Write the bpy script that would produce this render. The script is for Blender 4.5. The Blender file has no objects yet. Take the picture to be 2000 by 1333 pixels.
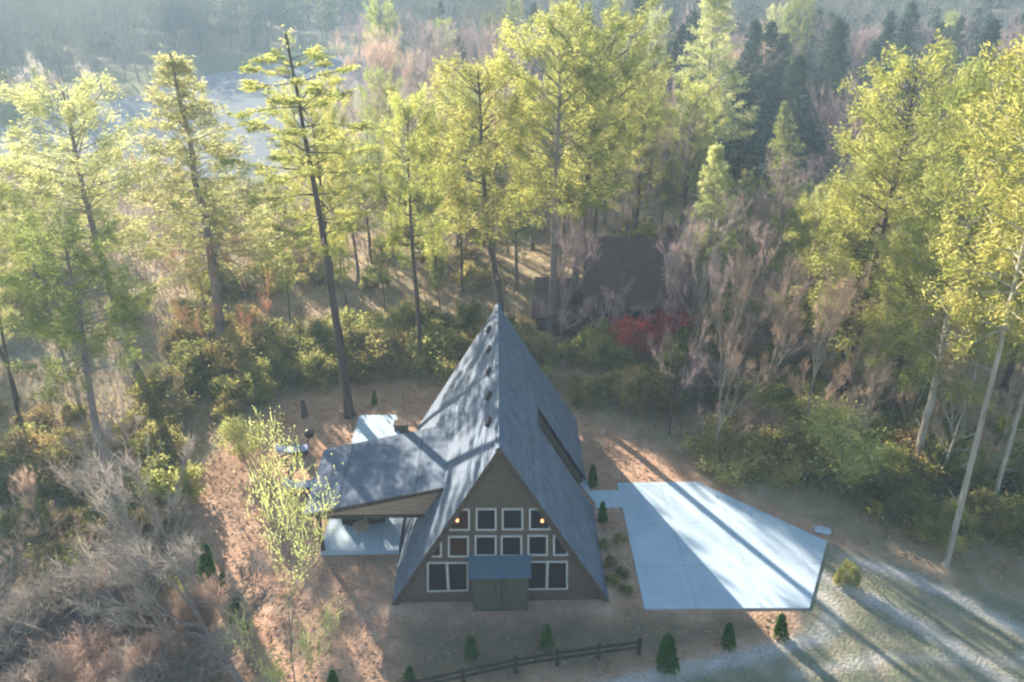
import bpy, bmesh, math, random
import numpy as np
from mathutils import Vector, Matrix

SC = bpy.context.scene
COL = SC.collection
R = math.radians

# ------------------------------------------------------------------ camera
CAM_H = 28.0; FPX = 1480.0; PITCH = R(28.8); YAW = R(1.19)
cam_d = bpy.data.cameras.new("camera"); cam = bpy.data.objects.new("camera", cam_d); COL.objects.link(cam)
cam_d.sensor_width = 36; cam_d.lens = FPX / 2000 * 36; cam_d.clip_start = 0.5; cam_d.clip_end = 3000
cam.location = (0, 0, CAM_H); cam.rotation_euler = (R(90) - PITCH, 0, -YAW)
SC.camera = cam

# ------------------------------------------------------------------ light
SUN_EL = R(18.0); SUN_AZ = R(-33.0)          # azimuth measured from +Y towards +X
world = bpy.data.worlds.new("World"); SC.world = world; world.use_nodes = True
wn = world.node_tree.nodes; wl = world.node_tree.links
sky = wn.new("ShaderNodeTexSky"); sky.sky_type = 'NISHITA'; sky.sun_disc = False
sky.sun_elevation = SUN_EL; sky.sun_rotation = SUN_AZ; sky.air_density = 1.3; sky.dust_density = 0.6; sky.ozone_density = 2.0
wl.new(sky.outputs[0], wn["Background"].inputs[0]); wn["Background"].inputs[1].default_value = 0.064
sd_ = bpy.data.lights.new("sun", 'SUN'); sd_.energy = 5.0; sd_.angle = R(0.5); sd_.color = (1.0, 0.86, 0.70)
sun = bpy.data.objects.new("sun", sd_); COL.objects.link(sun)
sdir = Vector((math.sin(SUN_AZ) * math.cos(SUN_EL), math.cos(SUN_AZ) * math.cos(SUN_EL), math.sin(SUN_EL)))
sun.rotation_euler = sdir.to_track_quat('Z', 'Y').to_euler(); sun.location = sdir * 200
SC.view_settings.view_transform = 'Standard'; SC.view_settings.look = 'None'
SC.view_settings.exposure = 2.12; SC.view_settings.gamma = 1
SC.render.engine = 'CYCLES'
SC.cycles.use_denoising = True
SC.cycles.max_bounces = 7; SC.cycles.diffuse_bounces = 4; SC.cycles.transmission_bounces = 3
SC.cycles.glossy_bounces = 2; SC.cycles.volume_bounces = 0; SC.cycles.transparent_max_bounces = 4
SC.cycles.caustics_reflective = False; SC.cycles.caustics_refractive = False
SC.cycles.sample_clamp_indirect = 4
SC.cycles.filter_width = 2.2
SC.render.use_persistent_data = False

# ------------------------------------------------------------------ pixel <-> ground helpers (to survey the site)
_fh = np.array([math.sin(YAW), math.cos(YAW), 0]); _R = np.array([math.cos(YAW), -math.sin(YAW), 0])
_F = _fh * math.cos(PITCH) + np.array([0, 0, -math.sin(PITCH)]); _U = _fh * math.sin(PITCH) + np.array([0, 0, math.cos(PITCH)])
def ray(px, py): return _F + _R * (px - 1000) / FPX - _U * (py - 666.5) / FPX
def gz(px, py, z=0.0):
    d = ray(px, py); t = (z - CAM_H) / d[2]; return d * t + np.array([0, 0, CAM_H])
def atY(px, py, Y):
    d = ray(px, py); return d * (Y / d[1]) + np.array([0, 0, CAM_H])
def pj(x, y, z):
    v = np.array([x, y, z - CAM_H], float); k = v @ _F; return 1000 + FPX * (v @ _R) / k, 666.5 - FPX * (v @ _U) / k

# ------------------------------------------------------------------ materials
def mat(name, rough=0.9, spec=0.2):
    m = bpy.data.materials.new(name); m.use_nodes = True
    b = m.node_tree.nodes["Principled BSDF"]; b.inputs["Roughness"].default_value = rough
    b.inputs["Specular IOR Level"].default_value = spec
    return m, m.node_tree.nodes, m.node_tree.links, b
def ramp(n, stops):
    r = n.new("ShaderNodeValToRGB"); e = r.color_ramp.elements
    while len(e) < len(stops): e.new(0.5)
    for i, (p, c) in enumerate(stops): e[i].position = p; e[i].color = (*c, 1)
    return r
def noise(n, l, scale, detail=4, coord="Object", rough=0.55, vscale=None):
    tc = n.new("ShaderNodeTexCoord"); t = n.new("ShaderNodeTexNoise"); t.inputs["Scale"].default_value = scale
    t.inputs["Detail"].default_value = detail; t.inputs["Roughness"].default_value = rough
    src = tc.outputs[coord]
    if vscale:
        mp = n.new("ShaderNodeMapping"); mp.inputs["Scale"].default_value = vscale; l.new(src, mp.inputs[0]); src = mp.outputs[0]
    l.new(src, t.inputs["Vector"]); return t
def nmat(name, stops, scale=2.0, rough=0.9, spec=0.2, bump=0.0, vscale=None, detail=5):
    m, n, l, b = mat(name, rough, spec)
    t = noise(n, l, scale, detail, vscale=vscale); r = ramp(n, stops); l.new(t.outputs[0], r.inputs[0]); l.new(r.outputs[0], b.inputs["Base Color"])
    if bump:
        bp = n.new("ShaderNodeBump"); bp.inputs["Strength"].default_value = bump; bp.inputs["Distance"].default_value = 0.05
        l.new(t.outputs[0], bp.inputs["Height"]); l.new(bp.outputs[0], b.inputs["Normal"])
    return m
def leafmat(name, a, bcol, trans=0.45, nscale=0.9, hue=0.03, val=0.35):
    """needles and leaves: diffuse + translucent, colour varies per tree and per clump"""
    m = bpy.data.materials.new(name); m.use_nodes = True; n = m.node_tree.nodes; l = m.node_tree.links
    n.remove(n["Principled BSDF"])
    t = noise(n, l, nscale, 3); r = ramp(n, [(0.35, a), (0.65, bcol)]); l.new(t.outputs[0], r.inputs[0])
    oi = n.new("ShaderNodeObjectInfo"); hsv = n.new("ShaderNodeHueSaturation"); l.new(r.outputs[0], hsv.inputs["Color"])
    m1 = n.new("ShaderNodeMapRange"); m1.inputs[3].default_value = 0.5 - hue; m1.inputs[4].default_value = 0.5 + hue
    l.new(oi.outputs["Random"], m1.inputs[0]); l.new(m1.outputs[0], hsv.inputs["Hue"])
    m2 = n.new("ShaderNodeMapRange"); m2.inputs[3].default_value = 1 - val; m2.inputs[4].default_value = 1 + val
    mm = n.new("ShaderNodeMath"); mm.operation = 'FRACT'; mk = n.new("ShaderNodeMath"); mk.operation = 'MULTIPLY'; mk.inputs[1].default_value = 7.31
    l.new(oi.outputs["Random"], mk.inputs[0]); l.new(mk.outputs[0], mm.inputs[0]); l.new(mm.outputs[0], m2.inputs[0]); l.new(m2.outputs[0], hsv.inputs["Value"])
    d = n.new("ShaderNodeBsdfDiffuse"); tr = n.new("ShaderNodeBsdfTranslucent"); mx = n.new("ShaderNodeMixShader"); mx.inputs[0].default_value = trans
    l.new(hsv.outputs[0], d.inputs[0]); l.new(hsv.outputs[0], tr.inputs[0]); l.new(d.outputs[0], mx.inputs[1]); l.new(tr.outputs[0], mx.inputs[2])
    l.new(mx.outputs[0], n["Material Output"].inputs[0]); return m

M = {}
M['bark_pine'] = nmat('bark_pine', [(0.3, (.055, .042, .036)), (0.7, (.13, .10, .085))], 3.0, bump=.5, vscale=(1, 1, .25))
M['bark_grey'] = nmat('bark_grey', [(0.3, (.15, .13, .13)), (0.7, (.30, .27, .265))], 2.0, bump=.3, vscale=(1, 1, .3))
M['bark_pale'] = nmat('bark_pale', [(0.3, (.22, .20, .17)), (0.7, (.48, .45, .40))], 2.0, bump=.3, vscale=(1, 1, .4))
M['twig_lilac'] = leafmat('twig_lilac', (.30, .235, .235), (.52, .41, .40), .3, .5, .01, .2)
M['twig_tan'] = leafmat('twig_tan', (.40, .29, .22), (.68, .51, .40), .4, .5, .006, .2)
M['needle_gold'] = leafmat('needle_gold', (.26, .295, .075), (.48, .47, .15), .64, .7, .012, .2)
M['needle_green'] = leafmat('needle_green', (.19, .245, .07), (.41, .43, .14), .6, .7, .015, .2)
M['needle_pale'] = leafmat('needle_pale', (.36, .40, .17), (.62, .62, .29), .6, .7, .012, .15)
M['twig_far'] = leafmat('twig_far', (.10, .115, .10), (.22, .225, .20), .2, .02, .02, .2)
M['twig_grey'] = leafmat('twig_grey', (.25, .22, .20), (.46, .42, .37), .3, .5, .01, .25)
M['needle_dark'] = leafmat('needle_dark', (.020, .050, .034), (.055, .10, .055), .25, .5, .02, .3)
M['leaf_yellow'] = leafmat('leaf_yellow', (.34, .38, .12), (.56, .58, .25), .6, 1.2, .012, .2)
M['leaf_red'] = leafmat('leaf_red', (.58, .08, .07), (.85, .27, .22), .5, 1.2, .01, .1)
M['leaf_rust'] = leafmat('leaf_rust', (.36, .17, .09), (.58, .33, .19), .5, .8, .012, .2)
M['shrub_green'] = leafmat('shrub_green', (.21, .24, .08), (.52, .49, .18), .6, .8, .02, .3)
M['shrub_olive'] = leafmat('shrub_olive', (.25, .21, .08), (.56, .47, .20), .55, .8, .02, .25)
M['shrub_lime'] = leafmat('shrub_lime', (.32, .37, .09), (.66, .63, .20), .62, .8, .02, .2)
M['arborvitae'] = leafmat('arborvitae', (.04, .12, .02), (.09, .24, .035), .25, 3, .01, .15)
M['dry_grass'] = leafmat('dry_grass', (.24, .17, .11), (.46, .35, .22), .4, .15, .02, .2)

# ------------------------------------------------------------------ object helpers
def tag(o, label=None, cat=None, group=None, kind=None):
    if label: o['label'] = label
    if cat: o['category'] = cat
    if group: o['group'] = group
    if kind: o['kind'] = kind
    return o
def thing(name, label, cat, loc=(0, 0, 0), rot=(0, 0, 0), group=None):
    o = bpy.data.objects.new(name, None); COL.objects.link(o); o.location = loc; o.rotation_euler = rot; o.empty_display_size = .3
    return tag(o, label, cat, group)
def link(name, me, m, parent=None):
    if m is not None:
        me.materials.clear(); me.materials.append(m)
    o = bpy.data.objects.new(name, me); COL.objects.link(o); o.parent = parent; return o

class MB:
    """collects shapes into one mesh"""
    def __init__(s): s.v = []; s.f = []
    def add(s, vs, fs):
        k = len(s.v); s.v += [tuple(map(float, p)) for p in vs]; s.f += [tuple(i + k for i in f) for f in fs]; return s
    def box(s, x0, x1, y0, y1, z0, z1, rz=0.0, c=None):
        vs = [(x, y, z) for z in (z0, z1) for y in (y0, y1) for x in (x0, x1)]
        if rz:
            cx, cy = c or ((x0 + x1) / 2, (y0 + y1) / 2); ca, sa = math.cos(rz), math.sin(rz)
            vs = [(cx + (x - cx) * ca - (y - cy) * sa, cy + (x - cx) * sa + (y - cy) * ca, z) for x, y, z in vs]
        return s.add(vs, [(0, 2, 3, 1), (4, 5, 7, 6), (0, 1, 5, 4), (1, 3, 7, 5), (3, 2, 6, 7), (2, 0, 4, 6)])
    def tube(s, pts, rad, n=6, cap=False):
        P = [Vector(p) for p in pts]; k0 = len(s.v); m = len(P)
        for i, p in enumerate(P):
            d = (P[min(i + 1, m - 1)] - P[max(i - 1, 0)]).normalized()
            a = d.orthogonal().normalized() if abs(d.z) < .9 else Vector((1, 0, 0)).cross(d).normalized()
            b = d.cross(a)
            for j in range(n):
                t = 2 * math.pi * j / n; q = p + (a * math.cos(t) + b * math.sin(t)) * rad[i]; s.v.append((q.x, q.y, q.z))
        for i in range(m - 1):
            for j in range(n):
                s.f.append((k0 + i * n + j, k0 + i * n + (j + 1) % n, k0 + (i + 1) * n + (j + 1) % n, k0 + (i + 1) * n + j))
        if cap:
            s.f.append(tuple(k0 + j for j in reversed(range(n)))); s.f.append(tuple(k0 + (m - 1) * n + j for j in range(n)))
        return s
    def prism(s, poly, axis, a, b):
        """extrude a polygon (list of 2-tuples) along axis 'y' (x,z) or 'z' (x,y) or 'x' (y,z)"""
        mk = {'y': lambda p, t: (p[0], t, p[1]), 'z': lambda p, t: (p[0], p[1], t), 'x': lambda p, t: (t, p[0], p[1])}[axis]
        n = len(poly); vs = [mk(p, a) for p in poly] + [mk(p, b) for p in poly]
        fs = [tuple(range(n)), tuple(range(2 * n - 1, n - 1, -1))] + [(i, (i + 1) % n, n + (i + 1) % n, n + i) for i in range(n)]
        return s.add(vs, fs)
    def mesh(s, name, fix=True, smooth=False, bevel=0):
        me = bpy.data.meshes.new(name); me.from_pydata(s.v, [], s.f)
        if fix or bevel:
            bm = bmesh.new(); bm.from_mesh(me)
            if bevel: bmesh.ops.bevel(bm, geom=bm.edges[:], offset=bevel, segments=2, affect='EDGES', clamp_overlap=True)
            bmesh.ops.recalc_face_normals(bm, faces=bm.faces[:]); bm.to_mesh(me); bm.free()
        if smooth: me.polygons.foreach_set("use_smooth", [True] * len(me.polygons))
        return me
    def build(s, name, m, parent=None, **k): return link(name, s.mesh(name, **k), m, parent)

def quads_mesh(name, Q):
    """Q: (N,4,3) array -> mesh of N quads"""
    N = len(Q); me = bpy.data.meshes.new(name); me.vertices.add(N * 4); me.loops.add(N * 4); me.polygons.add(N)
    me.vertices.foreach_set("co", Q.astype(np.float32).ravel()); me.loops.foreach_set("vertex_index", np.arange(N * 4, dtype=np.int32))
    me.polygons.foreach_set("loop_start", np.arange(0, N * 4, 4, dtype=np.int32)); me.update(calc_edges=True); return me
def norm(a): return a / (np.linalg.norm(a, axis=-1, keepdims=True) + 1e-9)
def cards(C, D, L, W, rng, jit=0.6):
    """diamond cards at C pointing along D (jittered)"""
    N = len(C); d = norm(D + rng.normal(0, jit, (N, 3))); r = norm(rng.normal(0, 1, (N, 3))); s = norm(np.cross(d, r))
    L = L * rng.uniform(.6, 1.35, (N, 1)); W = W * rng.uniform(.6, 1.35, (N, 1))
    return np.stack([C - d * L * .5, C + s * W * .5 - d * L * .05, C + d * L * .5, C - s * W * .5 + d * L * .05], 1)

# ------------------------------------------------------------------ terrain
def inpoly(x, y, P):
    r = np.zeros(x.shape, bool); n = len(P)
    for i in range(n):
        x0, y0 = P[i]; x1, y1 = P[(i + 1) % n]
        c = ((y0 > y) != (y1 > y)) & (x < (x1 - x0) * (y - y0) / (y1 - y0 + 1e-12) + x0); r ^= c
    return r
def sdist(x, y, P):
    """signed distance, positive inside"""
    d = np.full(x.shape, 1e9); n = len(P)
    for i in range(n):
        ax, ay = P[i]; bx, by = P[(i + 1) % n]; ex, ey = bx - ax, by - ay
        t = np.clip(((x - ax) * ex + (y - ay) * ey) / (ex * ex + ey * ey), 0, 1)
        d = np.minimum(d, np.hypot(x - ax - ex * t, y - ay - ey * t))
    return np.where(inpoly(x, y, P), d, -d)
def G(px, py):
    p = gz(px, py); return (float(p[0]), float(p[1]))
RIVER = [(-230, 70), (-120, 108), (-78, 124), (-70.7, 142), (-60, 174), (-46, 192), (-30, 206), (-22, 200), (-27, 176), (-30, 150), (-29, 120), (-27, 100), (-45, 94), (-75, 84), (-130, 60), (-230, 30)]
YARD = [(-11, 10), (-12.5, 21.5), (-17.0, 31), (-18.3, 35), (-16.6, 41), (-12.8, 44.8), (-8, 46), (-3, 45), (3, 43.5), (6.5, 41), (10.6, 37.6), (14.2, 33.8), (19.5, 29), (25, 25.2), (36, 19), (34, 10)]
ROAD = [(15.8, 29.6), (19.5, 28.2), (24, 25.6), (34, 20), (50, 12), (40, 2), (10, 10), (-6, 17.5), (-1, 20.4), (5, 21.2), (10, 22.6), (13.0, 23.2), (13.4, 25)]
def vnoise(x, y, s, seed=0):
    a = np.zeros_like(x, dtype=float); r = np.random.default_rng(seed)
    for k in range(5):
        th = r.uniform(0, 6.28, 3); f = (1.7 ** k) / s
        a += sum(np.sin((x * math.cos(t) + y * math.sin(t)) * f * 6.28 + r.uniform(0, 6.28)) for t in th) / (1.5 ** k)
    return a / 6
def smooth(t): t = np.clip(t, 0, 1); return t * t * (3 - 2 * t)
def height(x, y):
    x = np.asarray(x, float); y = np.asarray(y, float)
    far = smooth((-sdist(x, y, YARD) - 3) / 25)
    h = vnoise(x, y, 45, 3) * 1.3 * far
    h = h + smooth((y - 105) / 240) * 18 * smooth((x + 8) / 50) + smooth((y - 215) / 200) * 15 * smooth((20 - x) / 40)
    d = sdist(x, y, RIVER)
    h = h * smooth(-d / 22) - 2.6 * smooth((d + 5) / 9)
    return h
def hz(x, y): return float(height(np.array([x]), np.array([y]))[0])

xs = np.unique(np.concatenate([np.linspace(-700, -60, 60), np.linspace(-60, -26, 60), np.linspace(-26, 36, 250), np.linspace(36, 80, 60), np.linspace(80, 700, 60)]))
ys = np.unique(np.concatenate([np.linspace(-120, 12, 20), np.linspace(12, 48, 160), np.linspace(48, 120, 100), np.linspace(120, 800, 110)]))
X, Y = np.meshgrid(xs, ys); Z = height(X, Y)
nx, ny = len(xs), len(ys)
me = bpy.data.meshes.new("ground")
idx = np.arange(nx * ny).reshape(ny, nx)
F4 = np.stack([idx[:-1, :-1], idx[:-1, 1:], idx[1:, 1:], idx[1:, :-1]], -1).reshape(-1, 4)
me.vertices.add(nx * ny); me.vertices.foreach_set("co", np.stack([X, Y, Z], -1).astype(np.float32).ravel())
me.loops.add(F4.size); me.loops.foreach_set("vertex_index", F4.astype(np.int32).ravel())
me.polygons.add(len(F4)); me.polygons.foreach_set("loop_start", np.arange(0, F4.size, 4, dtype=np.int32)); me.update(calc_edges=True)
me.polygons.foreach_set("use_smooth", np.ones(len(F4), bool))
wob = vnoise(X, Y, 3.5, 11) * .8
straw = smooth((sdist(X, Y, YARD) + wob) / 1.2)
gravel = smooth((sdist(X, Y, ROAD) + wob * .5) / .9)
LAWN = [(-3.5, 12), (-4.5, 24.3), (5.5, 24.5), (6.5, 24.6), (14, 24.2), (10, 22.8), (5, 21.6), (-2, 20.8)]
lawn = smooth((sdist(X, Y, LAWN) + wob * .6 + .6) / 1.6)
GREEN = [(15, 33.8), (20, 29.8), (27, 26.5), (40, 20), (48, 40), (30, 42), (18, 38)]
green = smooth((sdist(X, Y, GREEN) + wob) / 2.5)
MEAD = [(-36, 208), (-5, 195), (0, 215), (-20, 240), (-50, 232)]
TRACK = [(-60, 60), (-30, 49.5), (-22, 49.5), (-15, 53.5), (-9, 54.5), (-9, 52.3), (-15, 50.8), (-22, 46.8), (-30, 46.5), (-60, 55)]
track = smooth((sdist(X, Y, TRACK) + wob * .5) / 1.0)
green = np.maximum(green, np.maximum(smooth(sdist(X, Y, MEAD) / 8), .85 * smooth((sdist(X, Y, RIVER) + 26) / 10) * (Y > 85)))
def pdist(P_):
    d_ = np.full(X.shape, 1e9)
    for (ax, ay), (bx, by) in zip(P_[:-1], P_[1:]):
        ex, ey = bx - ax, by - ay; t_ = np.clip(((X - ax) * ex + (Y - ay) * ey) / (ex * ex + ey * ey), 0, 1); d_ = np.minimum(d_, np.hypot(X - ax - ex * t_, Y - ay - ey * t_))
    return d_
RUTS = [[(15.3, 25.4), (15.5, 24.2), (14.2, 23.1), (11, 22.2), (7.5, 21.4), (4, 20.6), (-2, 18.6)], [(15.8, 26.6), (18.2, 24.6), (20.2, 22.4), (23, 18), (27, 10)], [(17.5, 27.9), (20.5, 26.2), (24, 22.8), (28, 17)], [(12.5, 21.2), (17, 22.0), (22, 21.6), (27, 22.5)], [(2, 18.2), (8, 19.4), (14, 20.2), (22, 19.6)]]
rut = np.zeros_like(X)
for i_, P_ in enumerate(RUTS): rut = np.maximum(rut, smooth(1 - (pdist(P_) + wob * .22) / (.75 if i_ < 3 else .5)) * (.95 if i_ < 3 else .6) * (.75 + .5 * vnoise(X, Y, 2.0, 21 + i_)))
rut = np.clip(rut, 0, 1)
for nm, a in (('rut', rut), ('straw', straw), ('gravel', np.maximum(gravel, track)), ('lawn', lawn), ('green', green)):
    at = me.attributes.new(nm, 'FLOAT', 'POINT'); at.data.foreach_set("value", a.astype(np.float32).ravel())
m, n, l, b = mat('forest_floor', .95, .1)
t1 = noise(n, l, .9, 6); t2 = noise(n, l, 7, 6); t3 = noise(n, l, .25, 3)
def attr(nm):
    a = n.new("ShaderNodeAttribute"); a.attribute_name = nm; return a.outputs["Fac"]
def mixc(f, a, c):
    x = n.new("ShaderNodeMix"); x.data_type = 'RGBA'; l.new(f, x.inputs[0]) if not isinstance(f, float) else None
    l.new(a, x.inputs[6]); l.new(c, x.inputs[7]); return x.outputs[2]
def cramp(t, stops): r = ramp(n, stops); l.new(t.outputs[0], r.inputs[0]); return r.outputs[0]
litter = mixc(t3.outputs[0], cramp(t2, [(.3, (.20, .15, .10)), (.7, (.46, .36, .26))]), cramp(t1, [(.35, (.17, .18, .08)), (.65, (.42, .34, .23))]))
strawc = mixc(t1.outputs[0], cramp(t2, [(.3, (.30, .18, .12)), (.7, (.58, .38, .26))]), cramp(t1, [(.35, (.36, .22, .15)), (.7, (.66, .46, .33))]))
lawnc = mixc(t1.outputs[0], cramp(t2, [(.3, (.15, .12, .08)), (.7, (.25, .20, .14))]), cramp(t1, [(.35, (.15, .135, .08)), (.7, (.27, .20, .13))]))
greenc = mixc(t1.outputs[0], cramp(t2, [(.3, (.06, .11, .03)), (.7, (.15, .20, .07))]), cramp(t1, [(.35, (.07, .12, .035)), (.7, (.22, .20, .10))]))
gravc = mixc(t1.outputs[0], cramp(t2, [(.3, (.15, .16, .11)), (.7, (.32, .31, .24))]), cramp(t1, [(.35, (.10, .14, .06)), (.65, (.33, .29, .22))]))
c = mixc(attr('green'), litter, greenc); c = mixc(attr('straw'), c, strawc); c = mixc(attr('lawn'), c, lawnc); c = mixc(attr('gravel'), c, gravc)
rutc = cramp(t2, [(.3, (.34, .34, .33)), (.7, (.62, .61, .59))]); c = mixc(attr('rut'), c, rutc)
l.new(c, b.inputs["Base Color"])
bp = n.new("ShaderNodeBump"); bp.inputs["Strength"].default_value = .7; bp.inputs["Distance"].default_value = .12; l.new(t2.outputs[0], bp.inputs["Height"]); l.new(bp.outputs[0], b.inputs["Normal"])
tag(link("ground", me, m), kind='structure')

# water
m, n, l, b = mat('river_water', .7, .0); b.inputs["Base Color"].default_value = (.22, .245, .26, 1)
t = noise(n, l, .8, 4, vscale=(1, 2.5, 1)); bp = n.new("ShaderNodeBump"); bp.inputs["Strength"].default_value = .25; bp.inputs["Distance"].default_value = .3
l.new(t.outputs[0], bp.inputs["Height"]); l.new(bp.outputs[0], b.inputs["Normal"])
wp = [(-240, 20), (-18, 80), (-14, 215), (-60, 215), (-240, 130)]
wb = MB(); wb.add([(x, y, -.75) for x, y in wp], [tuple(range(len(wp)))]); tag(wb.build("water", m), kind='structure')

# ------------------------------------------------------------------ concrete
def concrete(name, a, c2):
    m, n, l, b = mat(name, .85, .1); t = noise(n, l, .45, 8, rough=.7); t2 = noise(n, l, 18, 4); r = ramp(n, [(.3, a), (.7, c2)]); l.new(t.outputs[0], r.inputs[0])
    tc_ = n.new("ShaderNodeTexCoord"); bk = n.new("ShaderNodeTexBrick"); bk.offset = 0; l.new(tc_.outputs["Object"], bk.inputs[0]); bk.inputs["Scale"].default_value = 1; bk.inputs["Brick Width"].default_value = 3.05; bk.inputs["Row Height"].default_value = 3.05; bk.inputs["Mortar Size"].default_value = .018
    bk.inputs["Color1"].default_value = (1, 1, 1, 1); bk.inputs["Color2"].default_value = (.95, .955, .96, 1); bk.inputs["Mortar"].default_value = (.68, .68, .68, 1)
    ml = n.new("ShaderNodeMix"); ml.data_type = 'RGBA'; ml.blend_type = 'MULTIPLY'; ml.inputs[0].default_value = 1; l.new(r.outputs[0], ml.inputs[6]); l.new(bk.outputs[0], ml.inputs[7]); l.new(ml.outputs[2], b.inputs["Base Color"])
    bp = n.new("ShaderNodeBump"); bp.inputs["Strength"].default_value = .15; bp.inputs["Distance"].default_value = .01; l.new(t2.outputs[0], bp.inputs["Height"]); l.new(bp.outputs[0], b.inputs["Normal"]); return m
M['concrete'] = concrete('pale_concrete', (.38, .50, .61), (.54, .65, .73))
d = MB(); d.prism([(6.7, 24.8), (14.4, 24.7), (16.9, 29.0), (11.3, 33.9), (6.7, 33.9)], 'z', -.2, .06)
tag(d.build("driveway", M['concrete']), kind='structure')
d = MB(); d.prism([(5.25, 31.85), (6.697, 31.85), (6.697, 33.25), (5.05, 33.25), (5.05, 34.1), (4.55, 34.1), (4.55, 33.95), (5.25, 32.2)], 'z', -.2, .057)
tag(d.build("walkway", M['concrete']), kind='structure')
d = MB(); d.prism([(-9.1, 28.6), (-5.15, 28.6), (-5.15, 33.6), (-6.6, 40.7), (-9.0, 40.7)], 'z', -.2, .28)
tag(d.build("patio", M['concrete']), kind='structure')

# ------------------------------------------------------------------ A-frame house
W_, A_ = 5.12, 9.05; Y0, Y1 = 25.35, 39.3
m, n, l, b = mat('roof_shingle', .85, .12)
tc = n.new("ShaderNodeTexCoord"); br = n.new("ShaderNodeTexBrick"); mp = n.new("ShaderNodeMapping"); mp.inputs["Rotation"].default_value = (R(90), 0, R(90)); mp.inputs["Scale"].default_value = (1, 1, 1)
l.new(tc.outputs["Object"], mp.inputs[0]); l.new(mp.outputs[0], br.inputs[0])
br.inputs["Scale"].default_value = 1.0; br.inputs["Brick Width"].default_value = .9; br.inputs["Row Height"].default_value = .16; br.inputs["Mortar Size"].default_value = .012
br.inputs["Color1"].default_value = (.14, .18, .24, 1); br.inputs["Color2"].default_value = (.165, .21, .275, 1); br.inputs["Mortar"].default_value = (.10, .13, .165, 1)
t = noise(n, l, 1.5, 6); r = ramp(n, [(.3, (.72, .72, .72)), (.7, (1.15, 1.15, 1.15))]); l.new(t.outputs[0], r.inputs[0])
mx = n.new("ShaderNodeMix"); mx.data_type = 'RGBA'; mx.blend_type = 'MULTIPLY'; mx.inputs[0].default_value = 1; l.new(br.outputs[0], mx.inputs[6]); l.new(r.outputs[0], mx.inputs[7]); l.new(mx.outputs[2], b.inputs["Base Color"])
bp = n.new("ShaderNodeBump"); bp.inputs["Strength"].default_value = .3; bp.inputs["Distance"].default_value = .02; l.new(br.outputs["Fac"], bp.inputs["Height"]); bp.invert = True; l.new(bp.outputs[0], b.inputs["Normal"])
M['roof'] = m
m, n, l, b = mat('siding', .85, .2); tc = n.new("ShaderNodeTexCoord"); wv = n.new("ShaderNodeTexWave"); wv.bands_direction = 'Z'; wv.wave_profile = 'SAW'; wv.inputs["Scale"].default_value = 1.6
l.new(tc.outputs["Object"], wv.inputs[0]); t = noise(n, l, 3, 5, vscale=(.4, .4, 6)); r = ramp(n, [(.3, (.085, .066, .054)), (.7, (.14, .112, .092))]); l.new(t.outputs[0], r.inputs[0]); l.new(r.outputs[0], b.inputs["Base Color"])
bp = n.new("ShaderNodeBump"); bp.inputs["Strength"].default_value = .6; bp.inputs["Distance"].default_value = .03; l.new(wv.outputs[0], bp.inputs["Height"]); l.new(bp.outputs[0], b.inputs["Normal"]); M['siding'] = m
M['trim_brown'] = nmat('trim_brown', [(.3, (.06, .045, .035)), (.7, (.10, .075, .06))], 3)
M['trim_white'] = nmat('trim_white', [(.3, (.42, .42, .43)), (.7, (.52, .52, .53))], 3, rough=.5)
M['wood_dark'] = nmat('wood_dark', [(.3, (.07, .075, .055)), (.7, (.12, .125, .095))], 2.5, vscale=(6, 6, .5))
M['wood_tan'] = nmat('wood_tan', [(.3, (.32, .23, .16)), (.7, (.46, .35, .26))], 2.5, vscale=(.5, 4, 4))
m, n, l, b = mat('glass_dark', .15, .2); b.inputs["Base Color"].default_value = (.012, .012, .016, 1); M['glass'] = m
m, n, l, b = mat('glass_warm', .15, .2); b.inputs["Base Color"].default_value = (.045, .02, .014, 1); M['glass_warm'] = m
m, n, l, b = mat('metal_black', .45, .5); b.inputs["Base Color"].default_value = (.02, .02, .022, 1); M['black'] = m
m, n, l, b = mat('lamp_glow', .5); b.inputs["Base Color"].default_value = (1, .5, .25, 1); b.inputs["Emission Color"].default_value = (1, .38, .14, 1); b.inputs["Emission Strength"].default_value = .6; M['glow'] = m
m, n, l, b = mat('awning_metal', .4, .5); b.inputs["Base Color"].default_value = (.06, .11, .16, 1); M['awning'] = m

house = thing("house", "tall A-frame house with blue shingle roof and brown gable full of windows", "house", (0, 25.4, 0))
H0 = Vector((0, 25.4, 0))
def hp(mb, name, m, parent=None, **k):
    """build in world coordinates, parent to the house without moving"""
    me = mb.mesh(name, **k); me.transform(Matrix.Translation(-H0)); return link(name, me, m, parent or house)
nrm = Vector((A_, 0, W_)).normalized(); TH = .20
def slab(side, polyYS):
    """polygon in (Y, s): s=0 at ridge .. 1 at ground, as a thick roof slab"""
    mb = MB(); top = [(side * W_ * s, y, A_ * (1 - s)) for y, s in polyYS]; bot = [(x - side * nrm.x * TH, y, z - nrm.z * TH) for x, y, z in top]
    n_ = len(top); return mb.add(top + bot, [tuple(range(n_)), tuple(range(2 * n_ - 1, n_ - 1, -1))] + [(i, (i + 1) % n_, n_ + (i + 1) % n_, n_ + i) for i in range(n_)])
roofL = hp(slab(-1, [(Y0, 0), (Y1 - .4, 0), (Y1 + .5, 1), (Y0, 1)]), "roof", M['roof']); roofL['label'] = "sunlit left roof slope"
roofR = hp(slab(1, [(Y0, 0), (Y1 - .4, 0), (Y1 + .5, .96), (33.95, .96), (33.95, .4), (31.85, .4), (31.85, 1), (Y0, 1)]), "roof", M['roof']); roofR['label'] = "shaded right roof slope with a cut-out for the side door"
rc = MB(); rc.prism([(-.16, A_ - .2), (0, A_ + .05), (.16, A_ - .2)], 'y', Y0 - .01, Y1 - .39); hp(rc, "ridge_cap", M['roof'])
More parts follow.
